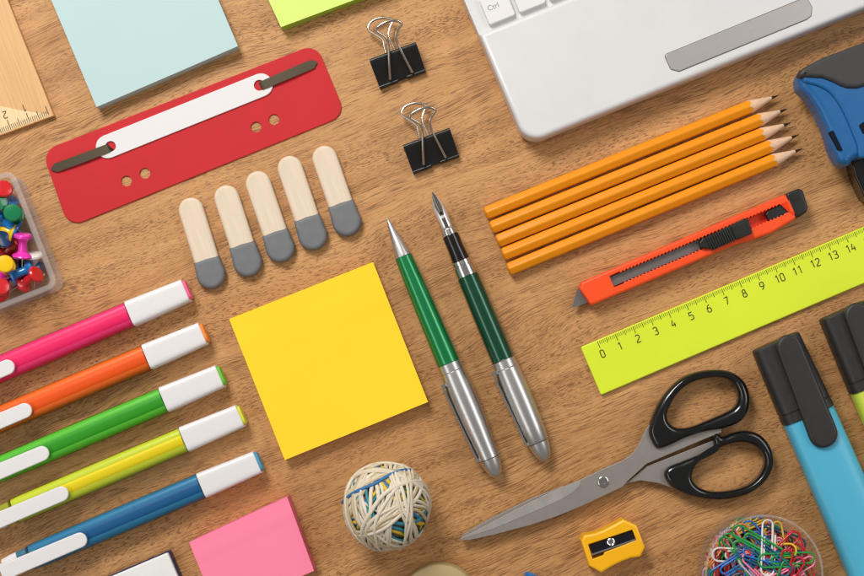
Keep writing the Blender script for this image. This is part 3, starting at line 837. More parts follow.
# ---- pens
def pen_frame(name, label, a, b, zc):
    ang = math.degrees(atan2(-(b[1] - a[1]), b[0] - a[0]))
    t = T(name, label, 'pen', a[0], a[1], ang)
    ox, oy = t.L(*a, zc); L = (P(*b, zc) - P(*a, zc)).length
    return t, ox, oy, L / hypot(b[0] - a[0], b[1] - a[1])
def pl(name, prof, mat, t, ox, oy, k, zc, segs=48, ang=30):
    V, F = lathe_geo([(ox + x * k, r * k) for x, r in prof], segs, zc)
    return mobj(name, [(v[0], v[1] + oy, v[2]) for v in V], F, mat, t.o, ang)
def pclip(t, ox, oy, k, zc, t0, o0, t1, o1):
    # flat spring clip standing off the side of the cap
    V, F = [], []
    n = 10
    for i in range(n + 1):
        s = i / n; x = ox + (t0 + (t1 - t0) * s) * k; off = o0 + (o1 - o0) * s
        y = oy - off * k
        hz = (6.2 - 1.2 * s) * k; w = 0.9 * k
        for dy, dz in ((-w, -hz), (w, -hz), (w, hz), (-w, hz)): V.append((x, y + dy, zc + 1.5 * k + dz))
    for i in range(n):
        for q in range(4):
            l = (q + 1) % 4
            F.append((4 * i + q, 4 * i + l, 4 * i + 4 + l, 4 * i + 4 + q))
    F.append((0, 1, 2, 3)); F.append(tuple(range(4 * n, 4 * n + 4)))
    c = mobj('pocket_clip', V, F, M['chrome'], t.o, 30)
    # foot that joins the clip to the cap and the ball at its free end
    x = ox + (t0 + 1.5) * k
    V, F = [], []
    for X in (x - 1.6 * k, x + 1.6 * k):
        for Y in (oy - o0 * k, oy - 9 * k):
            for Z in (zc - 3.0 * k, zc + 5.5 * k): V.append((X, Y, Z))
    F = [(0, 1, 3, 2), (4, 5, 7, 6), (0, 1, 5, 4), (2, 3, 7, 6), (0, 2, 6, 4), (1, 3, 7, 5)]
    mobj('clip_foot', V, F, M['chrome'], c)
    X = ox + (t1 - 2) * k
    V, F = [], []
    for xx in (X - 1.2 * k, X + 1.8 * k):
        for Y in (oy - (o1 - .5) * k, oy - (o1 - 2.6) * k):
            for Z in (zc - 3 * k, zc + 5 * k): V.append((xx, Y, Z))
    F = [(0, 1, 3, 2), (4, 5, 7, 6), (0, 1, 5, 4), (2, 3, 7, 6), (0, 2, 6, 4), (1, 3, 7, 5)]
    mobj('clip_tab', V, F, M['chrome'], c)

zc = 13.2 * PX
def cap_prof(a, L):
    return [(a, 11.4), (a + 0.4, 12.0), (a + 8.5, 12.2), (a + 9.0, 11.9), (a + 9.6, 12.3), (a + 30, 13.1), (a + 50, 13.1), (a + 72, 12.3), (a + 88, 11.2), (L - 21, 10.7)]
def end_prof(L):
    return [(L - 20.4, 10.1), (L - 20, 10.5), (L - 14, 9.6), (L - 8, 7.9), (L - 4, 5.9), (L - 1.6, 3.8), (L - 0.4, 1.8), (L, 0)]
t, ox, oy, k = pen_frame('ballpoint_pen', 'bright green ballpoint pen with satin silver tip and cap', (387, 218), (497.5, 477.5), zc)
pl('writing_tip', [(0, 0), (0.2, 0.9), (2.5, 1.1), (3, 1.6), (6, 2.2), (22, 5.4), (40, 8.4), (41.6, 8.5), (42, 8.0)], M['pen_silver'], t, ox, oy, k, zc)
pl('barrel', [(42, 8.2), (42.4, 8.9), (70, 10.0), (110, 11.1), (157.5, 11.7), (158, 11.2)], M['pen_green'], t, ox, oy, k, zc)
pl('cap', cap_prof(158, 282), M['pen_silver'], t, ox, oy, k, zc)
pl('end_piece', end_prof(282), M['pen_silver'], t, ox, oy, k, zc)
pclip(t, ox, oy, k, zc, 175, 15.4, 260, 11.9)
t, ox, oy, k = pen_frame('fountain_pen', 'dark green fountain pen with bare steel nib', (432, 192), (546.5, 462), zc)
pl('front_ring', [(40.5, 5), (41, 7.4), (46.5, 8.0), (47, 7.6)], M['chrome'], t, ox, oy, k, zc)
pl('grip', [(47, 7.4), (47.3, 8.2), (52, 8.5), (60, 8.3), (70, 8.9), (74, 9.2), (74.4, 8.8)], M['gloss_black'], t, ox, oy, k, zc)
pl('barrel_ring', [(74.4, 9.2), (75, 10.2), (79, 10.6), (79.6, 10.1), (80.4, 10.1), (81, 10.8), (91, 11.0), (91.5, 10.4)], M['chrome'], t, ox, oy, k, zc)
pl('barrel', [(91.5, 10.4), (92, 10.9), (130, 11.6), (182, 11.9), (182.5, 11.2)], M['pen_dark_green'], t, ox, oy, k, zc)
pl('cap', cap_prof(182.5, 292.5), M['pen_silver'], t, ox, oy, k, zc)
pl('end_piece', end_prof(292.5), M['pen_silver'], t, ox, oy, k, zc)
pclip(t, ox, oy, k, zc, 190, 15.4, 271, 12.0)
# nib: a curved leaf with a slit and a breather hole, over a black feed
V, F = [], []
wid = [(0, 0.5), (2, 1.0), (6, 2.4), (12, 5.0), (18, 6.4), (23, 6.55), (27, 6.4), (31, 5.7), (36, 5.5), (42, 5.6)]
nc = 12
for (x, w) in wid:
    for i in range(nc + 1):
        s = -1 + 2 * i / nc
        rr = 6.6
        y = s * w; z = math.sqrt(max(rr * rr - y * y, 0.1)) - rr
        V.append((ox + x * k, oy + y * k, zc + (6.3 - 3.4 * (1 - min(1, x / 26))) * k + z * k))
for i in range(len(wid) - 1):
    for j in range(nc):
        a = i * (nc + 1) + j
        F.append((a, a + 1, a + nc + 2, a + nc + 1))
nb = mobj('nib', V, F, M['nib_bright'], t.o, 60)
md = nb.modifiers.new('sheet', 'SOLIDIFY'); md.thickness = 0.0003; md.offset = -1
V, F = [], []
zn = lambda x: zc + (6.3 - 3.4 * (1 - min(1, x / 26))) * k + 0.00012
for x0_, x1_ in ((1, 12), (12, 22)):
    b = len(V)
    for x in (x0_, x1_):
        for s in (-0.35, 0.35): V.append((ox + x * k, oy + s * k, zn(x)))
    F.append((b, b + 1, b + 3, b + 2))
b = len(V); V += [(ox + (23.5 + 1.4 * cos(2 * pi * i / 14)) * k, oy + 1.4 * sin(2 * pi * i / 14) * k, zn(24)) for i in range(14)]; F.append(tuple(range(b, b + 14)))
mobj('nib_slit', V, F, M['gloss_black'], nb)
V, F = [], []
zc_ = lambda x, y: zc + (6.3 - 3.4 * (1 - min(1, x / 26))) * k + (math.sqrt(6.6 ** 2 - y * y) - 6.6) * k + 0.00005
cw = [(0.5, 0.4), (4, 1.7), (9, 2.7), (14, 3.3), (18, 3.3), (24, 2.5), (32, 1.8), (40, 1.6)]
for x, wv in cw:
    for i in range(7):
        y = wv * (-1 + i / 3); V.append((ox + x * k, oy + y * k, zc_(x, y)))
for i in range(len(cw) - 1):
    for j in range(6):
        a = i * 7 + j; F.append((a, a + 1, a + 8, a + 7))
mobj('nib_reflection_leaf', V, F, M['nib_reflection'], nb, 60)  # darker leaf painting the reflection down the middle of the nib
V, F = loft_geo([(ox + x * k, w * k, 1.6 * k, oy, zc + zz * k) for x, w, zz in ((7, 0.6, 0.6), (14, 1.8, 1.0), (26, 3.4, 1.8), (41, 4.0, 2.0))], 2.2, 20)
mobj('feed', V, F, M['gloss_black'], t.o)

# ---- slim highlighters with white caps
def hl_shell(name, tint, body, col): return clear(name, tint, body, 0.15, col, 1.4, 0.5)
HL = {
 'pink': (pm('pink ink core', 'ff1c70', 0.5), hl_shell('pink clear barrel', 'fff0f5', 0.02, 'ff4c8c'), 'ff6c96'),
 'orange': (pm('orange ink core', 'ff6200', 0.5), hl_shell('orange clear barrel', 'fff3ea', 0.02, 'ff8a30'), 'fb8f3c'),
 'green': (pm('green ink core', '2fa51a', 0.5), hl_shell('green clear barrel', 'f2fcec', 0.02, '78d848'), '70c840'),
 'yellow': (pm('yellow ink core', 'ffe600', 0.5), hl_shell('yellow green clear barrel', 'fdfdee', 0.02, 'd8e838'), 'dade40'),
 'blue': (pm('blue ink core', '005f98', 0.5), hl_shell('blue clear barrel', 'eef8fc', 0.02, '74bcdc'), '4a9cc0'),
}
WALL = {c: pm(c + ' barrel wall', h, 0.4, sub=0.4) for c, h in (('pink', 'fb3a80'), ('orange', 'fa7a22'), ('green', '66cc40'), ('yellow', 'd6e23c'), ('blue', '2f84ac'))}
pos = {'pink': (184.4, 290.5), 'orange': (201.6, 333.7), 'green': (218.7, 376.5), 'yellow': (239, 416.3), 'blue': (256.4, 462.7)}
clipu = {'pink': 199, 'orange': 199, 'green': 199, 'yellow': 200, 'blue': 199}
hlab = {'pink': 'hot pink highlighter with white cap, nearest the red strip', 'orange': 'orange highlighter with white cap below the pink one', 'green': 'green highlighter with white cap between orange and yellow ones',
        'yellow': 'yellow highlighter with white cap above the blue one', 'blue': 'blue highlighter with white cap and its whole clip in view'}
hz = 12.2 * PX
def highlighter(c):
    px, py = pos[c]
    core, shell_m, endc = HL[c]
    t = T('highlighter', hlab[c], 'highlighter', px, py, 180 + 22.9, 'slim highlighters with white caps')
    ox, oy = t.L(px, py, hz * 1.6); k = PX * (H - hz * 1.6) / H
    def st(rows, ex, name, mat, par, segs=44, ang=40):
        V, F = loft_geo([(ox + x * k, w * k, h * k, oy + y * k, hz + z * k) for x, w, h, y, z in rows], ex, segs)
        return mobj(name, V, F, mat, par, ang, wn=True)
    endm = M.get('end_' + c) or pm(c + ' end plug', endc, 0.35, sub=0.2); M['end_' + c] = endm
    st([(-4.2, 8.5, 6.5, 0, 0), (-3.6, 9.6, 8.0, 0, 0), (0.5, 11.0, 9.4, 0, 0)], 3.6, 'end_plug', endm, t.o)
    st([(-1.2, 11.2, 9.8, 0, 0), (-0.6, 11.9, 10.4, 0, 0), (59.6, 13.4, 11.8, 0, 0), (60, 13.0, 11.4, 0, 0)], 5.5, 'cap', M['cap_white'], t.o)
    b = st([(60, 12.6, 11.2, 0, 0), (60.4, 13.3, 11.8, 0, 0), (150, 13.6, 12.0, 0, 0), (240, 13.2, 11.8, 0, 0), (246, 12.8, 11.4, 0, 0), (247, 12.0, 10.8, 0, 0)], 3.6, 'barrel', shell_m, t.o)
    cw = {'yellow': 8.6, 'blue': 9.2}.get(c, 9.8)
    st([(61, 12.4, 9.4, 0, 0), (130, 12.8, 9.7, 0, 0), (236, 12.6, 9.6, 0, 0), (244, 12.0, 9.0, 0, 0)], 3.6, 'inner_wall', WALL[c], b)
    st([(61.2, cw - .2, 10.7, 0, -.2), (130, cw, 10.9, 0, -.2), (222, cw, 10.9, 0, -.2), (226, cw - 1.6, 8.8, 0, -.2)], 2.6, 'ink_core', core, b)
    st([(246.5, 11.6, 10.2, 0, 0), (257.5, 11.2, 9.8, 0, 0)], 4.0, 'collar', M.setdefault('col_' + c, hl_shell(c + ' clear collar', 'f0f4f4', 0.45, endc)), t.o)
    st([(257, 11.4, 10.0, 0, 0), (265, 11.2, 9.8, 0, 0), (267, 10.8, 9.2, 0, 0), (273, 10.2, 8.8, 0, 0), (274, 9.2, 8, 0, 0)], 4.5, 'end_block', M['cap_white'], t.o)
    # clip: a flat tongue rising over the barrel from the white end
    u0 = clipu[c] - 7.8; yc = 2.6
    cl = [(p[0] * k + ox, (p[1] + yc) * k + oy) for p in capsule(u0, 262, 7.6, 12)[:13]]
    cl = [(ox + (u0 - 7.6 * sin(pi * i / 14) + 0) * k, oy + (yc - 7.6 * cos(pi * i / 14)) * k) for i in range(15)]
    poly = cl + [(ox + 262 * k, oy + (yc + 8.0) * k), (ox + 276 * k, oy + (yc + 9.4) * k), (ox + 276 * k, oy + (yc - 9.4) * k), (ox + 262 * k, oy + (yc - 8.0) * k)]
    slab('clip', poly, hz + 12.8 * k, hz + 16.4 * k, M['cap_white'], t.o, 1.2 * k, bbev=0.8 * k)
    st([(260, 7, 3.2, yc, 11.2), (273.5, 7, 3.2, yc, 11.2)], 5, 'clip_root', M['cap_white'], t.o)
for c in ('pink', 'orange', 'green', 'yellow', 'blue'): highlighter(c)

# ---- chunky markers
t = T('chunky_marker', 'chunky light blue marker with matt black cap and clip', 'marker', 776.5, 341, -66.3, 'chunky markers with black caps')
zc = 0.0088; zq = 0.013
ox, oy = t.L(776.8, 341, zq); k = PX * (H - zq) / H
def st(rows, ex, name, mat, par, segs=56, ang=35):
    V, F = loft_geo([(ox + x * k, w * k, h, oy + y * k, zc + z) for x, w, h, y, z in rows], ex, segs)
    return mobj(name, V, F, mat, par, ang, wn=True)
st([(78, 25.6, 0.0076, 0.5, 0), (81, 26.4, 0.0080, 0.5, 0), (120, 26.8, 0.0081, 0.5, 0), (270, 28.0, 0.0082, -.4, 0), (322, 26, 0.0078, 0, 0), (326, 22, 0.0068, 0, 0)], 3.2, 'barrel', M['marker_blue'], t.o)
st([(0, 23.6, 0.0066, 0, 0), (0.8, 24.6, 0.0072, 0, 0), (3, 25.0, 0.0075, 0, 0), (70.0, 26.8, 0.0085, 0.3, 0), (70.6, 26.3, 0.0080, 0.3, 0), (71.6, 26.3, 0.0080, 0.3, 0), (72.2, 26.9, 0.0086, 0.3, 0), (81, 27.0, 0.0086, 0.5, 0), (81.6, 26.4, 0.0082, 0.5, 0)], 3.4, 'cap', M['cap_black'], t.o)
# clip rising along the cap, rounded at both ends, thicker in the middle
def mk_clip():
    a = t.L(789.5, 347.0, 0.019); b = t.L(823.5, 433.5, 0.019)
    pts = []; n = 12
    for i in range(n + 1):
        an = pi * i / n; pts.append((a[0] - 12.6 * k * sin(an), a[1] + 12.6 * k * cos(an)))
    for i in range(n + 1):
        an = pi * i / n; pts.append((b[0] + 14.4 * k * sin(an), b[1] - 14.4 * k * cos(an)))
    slab('clip', pts, 0.0155, 0.0198, M['cap_black'], t.o, 0.0016, steps=6, bbev=0.001)
    ax = a[0]; 
    V, F = loft_geo([(ax - 5 * k, 9 * k, 0.0018, a[1], 0.0154), (ax + 38 * k, 10 * k, 0.0016, a[1] + (b[1] - a[1]) * .4, 0.0158)], 4, 24)
    mobj('clip_root', V, F, M['cap_black'], t.o)
mk_clip()
dup(t.o, 'chunky lime marker with black cap, cut by the right edge', P(776.5 + 66.5, 341 - 31), (0, 0, radians(-66.3)), {'light blue marker plastic': M['marker_lime']})

# ---- blue and black stapler
t = T('stapler', 'blue and black stapler with charcoal rubber grip, cut by the right edge', 'stapler', 850, 120, 0)
def zst(x, y): return (780 + x / 3.388, 30 + y / 3.388)
z2 = 0.0262
blue = [zst(60, 160), zst(66, 196), zst(100, 230), zst(130, 275), zst(155, 330), zst(176, 400), zst(200, 452), zst(236, 462), zst(244, 440), zst(285, 430), (900, 148), (960, 118), (980, 60), (955, 20), (900, 32), zst(285, 42), zst(150, 92), zst(76, 132)]
def sm(pts, z, n=4): return catmull([(*t.L(x, y, z), 0) for x, y in pts], n)
slab('lower_body', rpoly(t.LL(blue, 0.022), 0.0046, 5), 0.008, 0.024, M['tool_blue'], t.o, 0.004, steps=6, bbev=0.003)
inner = [zst(82, 172), zst(130, 188), zst(172, 212), zst(205, 255), zst(232, 310), zst(262, 385), zst(276, 432), (880, 150), (950, 112), (966, 64), (945, 34), (900, 45), zst(285, 58), zst(160, 105), zst(92, 140)]
slab('upper_body', sm(inner, z2), 0.020, z2 - 0.0008, M['tool_blue'], t.o, 0.0014, steps=6)
grip = [zst(60, 157), zst(75, 130), zst(150, 90), zst(285, 40), (905, 26), (960, 10), (975, 50), (930, 72), (890, 80), zst(290, 188), zst(262, 196), zst(228, 195), zst(205, 187), zst(182, 175), zst(145, 161), zst(95, 158)]
slab('rubber_grip', rpoly(t.LL(grip, z2 + 0.001), 0.0026, 4), 0.020, z2 + 0.001, M['tool_grip'], t.o, 0.002, steps=6)
sl = [zst(167, 346), zst(180, 338), zst(216, 412), zst(196, 406)]
slab('side_slot', rpoly(t.LL(sl, 0.0245), 0.0006, 3), 0.0200, 0.0243, M['slot_black'], t.o)
sl = [zst(268, 322), zst(300, 300), zst(312, 340), zst(282, 352)]
slab('side_slot', rpoly(t.LL(sl, z2), 0.0006, 3), 0.0200, z2 - 0.0006, M['slot_black'], t.o)
low = [zst(236, 440), (850.5, 163), zst(252, 500), zst(282, 566), (880, 210), (960, 175), (950, 120)]
slab('steel_base', rpoly(t.LL(low, 0.010), 0.0015, 3), E, 0.012, M['gloss_black'], t.o, 0.0012)

# ---- pencil sharpener
t = T('pencil_sharpener', 'small yellow pencil sharpener with screwed blade', 'sharpener', 613, 546, 19.5)
def zsh(x, y): return (560 + x / 7.577, 500 + y / 7.577)
zt = 0.0118
tp = [zsh(480, 147), zsh(585, 196), zsh(646, 360), zsh(610, 432)] + [zsh(x, y) for x, y in ((540, 442), (470, 468), (400, 502))] + [zsh(314, 553), zsh(222, 502), zsh(160, 310), zsh(182, 268)] + [zsh(x, y) for x, y in ((260, 254), (330, 228), (410, 186))]
rec = [zsh(214, 338), zsh(548, 226), zsh(580, 306), zsh(338, 398), zsh(330, 420), zsh(248, 450)]
body = t.LL(tp, zt)
V, F = slab_geo(body, E, zt, 0.0011, holes=[t.LL(rec, zt)], hbev=0.0003, steps=2)
mobj('body', V, F, M['sharp_yellow'], t.o, 20)
slab('recess_floor', inset(ccw(t.LL(rec, zt)), -0.0008), 0.001, zt - 0.0036, M['sharp_deep'], t.o)
bq = t.LL([zsh(224, 343), zsh(546, 233), zsh(572, 302), zsh(246, 416)], zt - 0.001)
slab('blade', bq, zt - 0.0018, zt - 0.0011, M['sharp_blade'], t.o, 0.0001)
hn = t.LL([zsh(243, 408), zsh(570, 294), zsh(573, 305), zsh(247, 419)], zt - 0.001)
slab('cutting_edge', hn, zt - 0.0017, zt - 0.0009, M['chrome'], t.o)
hn = t.LL([zsh(240, 424), zsh(330, 396), zsh(326, 412), zsh(250, 440)], zt - 0.003)
slab('shaving_slot', hn, zt - 0.0040, zt - 0.0033, M['dark_hole'], t.o)
c = t.L(*zsh(388, 321), zt)
V, F = lathe_geo([(0, 0.0021), (0.0006, 0.0020), (0.0008, 0.0016), (0.0006, 0.0012), (0.0001, 0.0011), (0.0001, 0)], 28, axis='z')
mobj('screw', [(v[0] + c[0], v[1] + c[1], v[2] + zt - 0.0011) for v in V], F, M['screw'], t.o, 40)

# ---- rubber band ball
zc = 0.0232
cpx = P(386.2, 506.3, zc)
t = T('rubber_band_ball', 'ball wound from cream and coloured rubber bands', 'rubber band ball', 386, 506, 0)
t.o.location = (cpx.x, cpx.y, 0); R = 46.0 * PX * (H - zc) / H
MB = [pm('cream rubber', 'd6cab2', 0.62, bump=(900, 0.15), var=(120, 0.06)), pm('pale cream rubber', 'ded4c0', 0.62, bump=(900, 0.15), var=(120, 0.06)), pm('teal rubber', '2a8093', 0.55), pm('yellow rubber', 'd8b62a', 0.55), pm('blue rubber', '2b6ea8', 0.55), pm('orange rubber', 'd98c2c', 0.55), pm('green rubber', '2e7d5c', 0.55), pm('tan rubber', 'c0ae8c', 0.62)]
V, F = lathe_geo([(zc + R * 0.86 * sin(a), R * 0.86 * cos(a)) for a in [(-pi / 2 + pi * i / 20) for i in range(21)]], 40, axis='z')
mobj('inner_ball', V, F, pm('brown rubber core', '6f6048', 0.7, var=(90, 0.25)), t.o, 60)
def band(nrm, off, rad, r, mat, seed, flat):
    rnd = random.Random(seed); nrm = Vector(nrm).normalized()
    a = nrm.orthogonal().normalized(); b = nrm.cross(a)
    ph = [rnd.uniform(0, 2 * pi) for _ in range(4)]; am = rnd.uniform(0.01, 0.05)
    pts = []
    for i in range(72):
        th = 2 * pi * i / 72
        o = off + am * sin(2 * th + ph[0]) + 0.018 * sin(5 * th + ph[1])
        d = (a * cos(th) + b * sin(th)) * math.sqrt(max(0.05, 1 - o * o)) + nrm * o
        pts.append(d.normalized() * rad * (1 + 0.006 * sin(3 * th + ph[2])) + Vector((0, 0, zc)))
    c = Vector((0, 0, zc))
    tube('rubber_band', pts, r, mat, t.o, closed=True, segs=8, flat=flat, up=lambda p: (p - c).normalized())
rr = random.Random(9)
for i in range(86):
    lay = i / 86
    n = (rr.gauss(0, 1), rr.gauss(0, 1), rr.gauss(0, 0.75))
    if lay < 0.36: mat = rr.choice([MB[2], MB[2], MB[3], MB[4], MB[5], MB[6], MB[7], MB[0], MB[3]])
    else: mat = rr.choice([MB[0], MB[0], MB[1], MB[1], MB[7]]) if rr.random() < 0.98 else rr.choice([MB[2], MB[3], MB[5], MB[4]])
    if i % 3 and i > 1:
        base = prevn; n = (base[0] + rr.gauss(0, .07), base[1] + rr.gauss(0, .07), base[2] + rr.gauss(0, .07)); off = prevo + rr.choice((-1, 1)) * rr.uniform(0.06, 0.13)
    else:
        off = rr.uniform(-0.55, 0.55)
    prevn, prevo = n, max(-0.7, min(0.7, off))
    band(n, prevo, R * (0.865 + 0.10 * lay), rr.uniform(0.00072, 0.00108), mat, i, rr.uniform(0.65, 0.9))

# ---- clear box of push pins
t = T('push_pin_box', 'clear plastic box holding coloured push pins', 'box', 20, 240, 21.3)
zt = 0.019
br = t.L(57.5, 285.5, zt); tr = t.L(12, 171, zt)
x1 = (br[0] + tr[0]) / 2; y0, y1 = br[1], tr[1]; x0 = x1 - 0.075
o = rpoly([(x0, y0), (x1, y0), (x1, y1), (x0, y1)], 0.0045, 6)
i_ = rpoly([(x0 + .0016, y0 + .0016), (x1 - .0016, y0 + .0016), (x1 - .0016, y1 - .0016), (x0 + .0016, y1 - .0016)], 0.003, 6)
slab('walls', o, 0.0012, zt, M['box_clear'], t.o, 0.0004, holes=[i_])
slab('bottom', o, E, 0.0011, M['box_clear'], t.o)
ro = inset(ccw(o), -0.0008); ri = inset(ccw(i_), 0.0004)
slab('rim', ro, zt, zt + 0.0012, M['rim_clear'], t.o, 0.0004, holes=[ri])
PC = {'red': 'd2232a', 'blue': '1a6fb5', 'green': '0f7a4a', 'yellow': 'f4c414', 'pink': 'ea35b4', 'white': 'e8e4de', 'navy': '173a63', 'dark red': '9c1c22'}
PM = {c: pm(c + ' pin plastic', h, 0.22, coat=0.4) for c, h in PC.items()}
pinV, pinF = lathe_geo([(0.0, 0.0010), (0.0, 0.0048), (0.0006, 0.0051), (0.0011, 0.0048), (0.0018, 0.0032), (0.0028, 0.0023), (0.0070, 0.0020), (0.0085, 0.0026), (0.0094, 0.0038), (0.0100, 0.0043), (0.0110, 0.0043), (0.0116, 0.0038), (0.01185, 0.0022), (0.0119, 0)], 28, axis='z')
ndV, ndF = lathe_geo([(-0.0105, 0), (-0.0080, 0.00042), (0.0005, 0.00045)], 10, axis='z')
pin_me = {}
def pin(c, a, b, za, zb, label, group='coloured push pins in the clear box'):
    """Push pin with its flange at picture point a (height za) and its head towards b (height zb)."""
    pa, pb = P(*a, za), P(*b, zb); d = (pb - pa).normalized()
    e = bpy.data.objects.new('push_pin', None); e.empty_display_size = 0.005; link(e); tag(e, label, 'push pin', group)
    # keep heads and flanges inside the walls
    if group.endswith('box'):
        cx_, sx_ = Vector((cos(t.a), sin(t.a), 0)), Vector((-sin(t.a), cos(t.a), 0))
        for off, mg in ((-0.0106, 0.0024), (0.0, 0.0070), (0.0112, 0.0066)):
            dl = pa + d * off - t.loc; lx_, ly_ = dl.dot(cx_), dl.dot(sx_)
            pa = pa - cx_ * max(0, lx_ - (x1 - mg)) - sx_ * max(0, ly_ - (y1 - mg)) + sx_ * max(0, (y0 + mg) - ly_)
        lo_ = min(pa.z, (pa + d * 0.0112).z - 0.001, (pa - d * 0.0105).z + 0.003)
        if lo_ < 0.0042: pa.z += 0.0042 - lo_
    e.rotation_mode = 'QUATERNION'; e.rotation_quaternion = Vector((0, 0, 1)).rotation_difference(d); e.location = pa
    if c not in pin_me:
        o1 = mobj('grip', pinV, pinF, PM[c], e, 30); o2 = mobj('needle', ndV, ndF, M['needle'], e, 30); pin_me[c] = (o1.data, o2.data)
    else:
        for nm, me in zip(('grip', 'needle'), pin_me[c]): link(bpy.data.objects.new(nm, me), e)
    return e
pin('red', (4, 197), (7, 189), 0.006, 0.0165, 'red push pin standing head up at the top corner of the box')
pin('blue', (4.5, 216), (13.5, 198.5), 0.009, 0.0145, 'blue push pin leaning between the red head and the green head')
pin('green', (19, 216), (17.5, 213), 0.005, 0.017, 'green push pin standing head up beside the right wall of the box')
pin('green', (-4, 206), (1, 203), 0.007, 0.016, 'green push pin cut by the left edge of the picture')
pin('blue', (26, 228), (4, 216), 0.0135, 0.0150, 'blue push pin lying slanted just above the magenta pin')
pin('yellow', (15, 234), (-4, 227), 0.0135, 0.014, 'yellow push pin lying on its side above the dark red pin')
pin('pink', (22.5, 257), (23, 236), 0.0135, 0.0165, 'magenta push pin lying lengthwise beside the right wall')
pin('yellow', (9, 268), (8.5, 264.5), 0.005, 0.0165, 'yellow push pin standing head up above the lowest blue pin')
pin('blue', (9.5, 277), (29, 269), 0.015, 0.0115, 'blue push pin with its flange turned up at the bottom corner')
pin('red', (22, 283.5), (39, 272.5), 0.009, 0.0150, 'red push pin lying slanted in the bottom right corner')
pin('red', (1, 293), (3.5, 287.5), 0.006, 0.0150, 'red push pin standing head up at the bottom left')
pin('white', (36, 279), (35.5, 262), 0.006, 0.010, 'white push pin lying under the slanted red pin')
pin('dark red', (4, 252), (14, 245), 0.008, 0.010, 'dark red push pin half hidden left of the magenta pin')
pin('navy', (-4, 246), (3, 241), 0.007, 0.0135, 'navy push pin at the left edge below the yellow one')
pin('dark red', (12, 190), (4, 203), 0.005, 0.006, 'dark red push pin lying deep under the top corner')
pin('green', (10, 226), (14, 232), 0.004, 0.006, 'green push pin lying deep under the slanted blue pin')
pin('red', (14, 258), (2, 252), 0.004, 0.005, 'red push pin lying deep beside the standing yellow pin')
pin('navy', (22, 266), (34, 268), 0.006, 0.007, 'navy push pin lying deep below the magenta pin')
pin('white', (0, 228), (8, 222), 0.006, 0.008, 'white push pin lying deep beside the yellow pin')
pin('red', (10, 206), (20, 200), 0.004, 0.004, 'red push pin lying deep along the right wall')
for i in range(12):
    x, y = -random.uniform(8, 70), random.uniform(215, 300)
    c = random.choice(list(PC))
    pin(c, (x, y), (x + random.uniform(-15, 15), y + random.uniform(-15, 15)), random.uniform(0.005, 0.009), random.uniform(0.006, 0.015), 'push pin in the part of the clear box beyond the left edge')

# blue pin lying on the table at the bottom edge
pin('blue', (525, 596), (533.5, 573.5), 0.0052, 0.0048, 'blue push pin lying alone on the table at the bottom edge', 'loose push pins on the table')

# ---- round tub of paper clips
zt = 0.031
rc = P(764, 574, zt)
t = T('clip_tub', 'round clear plastic tub full of coloured paper clips', 'tub', 764, 574, 0)
t.o.location = (rc.x, rc.y, 0); R = 58.5 * PX * (H - zt) / H
V, F = lathe_geo([(E, 0), (E, R * .965), (0.001, R * 0.975), (zt, R), (zt, R - 0.0012), (0.0016, R * 0.975 - 0.0012), (0.0016, 0)], 72, axis='z')
mobj('tub_wall', V, F, M['tub_clear'], t.o, 40)
V, F = tube_geo([(R * cos(2 * pi * i / 72) * 0.995, R * sin(2 * pi * i / 72) * 0.995, zt + 0.0004) for i in range(72)], 0.0006, True, 8)
mobj('rim', V, F, M['rim_clear'], t.o, 60)
def arc(cx, cy, r, a0, a1, n=9): return [(cx + r * cos(radians(a0 + (a1 - a0) * i / n)), cy + r * sin(radians(a0 + (a1 - a0) * i / n))) for i in range(n + 1)]
gem = [(20, 0)] + arc(3.4, 3.25, 3.25, 270, 90) + arc(24.6, 3.95, 2.55, 90, -90) + arc(8.6, 3.35, 1.95, 270, 90) + [(19, 5.3)]
gem = [((x - 13.6) * 0.001, (y - 3.25) * 0.001, 0) for x, y in gem]
gV, gF = tube_geo(gem, 0.00052, False, 8)
CC = {'green': '1f9a45', 'blue': '1c6fc0', 'red': 'c8202c', 'pink': 'f0809c', 'white': 'ece6e2', 'yellow': 'e6c22c', 'orange': 'e08a3c', 'teal': '1d5a78', 'lilac': 'c9a9c8'}
CM = {c: pm(c + ' vinyl coating', h, 0.32, coat=0.2) for c, h in CC.items()}
clip_me = {}
R_IN = R
def clip(c, loc, rot, label, group='coloured paper clips in the tub'):
    if c not in clip_me:
        o = mobj('paper_clip', gV, gF, CM[c], None, 60); clip_me[c] = o.data
    else:
        o = link(bpy.data.objects.new('paper_clip', clip_me[c]))
    o.rotation_euler = rot
    m = o.rotation_euler.to_matrix(); loc = Vector(loc)
    vs = [m @ o.data.vertices[i].co for i in range(0, len(o.data.vertices), 16)]
    for _ in range(60):
        far = None; worst = 0
        for v in vs:
            q = v + loc; rad = hypot(q.x - rc.x, q.y - rc.y); lim = R_IN * (0.965 + 0.03 * max(0, q.z) / zt) - 0.0019
            if rad - lim > worst: worst = rad - lim; far = q
        if far is None: break
        d = Vector((rc.x - far.x, rc.y - far.y, 0)).normalized(); loc += d * (worst + 0.0002)
    lowest = min((v + loc).z for v in vs)
    if lowest < 0.0018: loc.z += 0.0018 - lowest
    o.location = loc
    tag(o, label, 'paper clip', group); return o
def zcl(x, y, z):
    return P(680 + x / 5.4, 500 + y / 5.4, z)
r_ = random.Random(21)
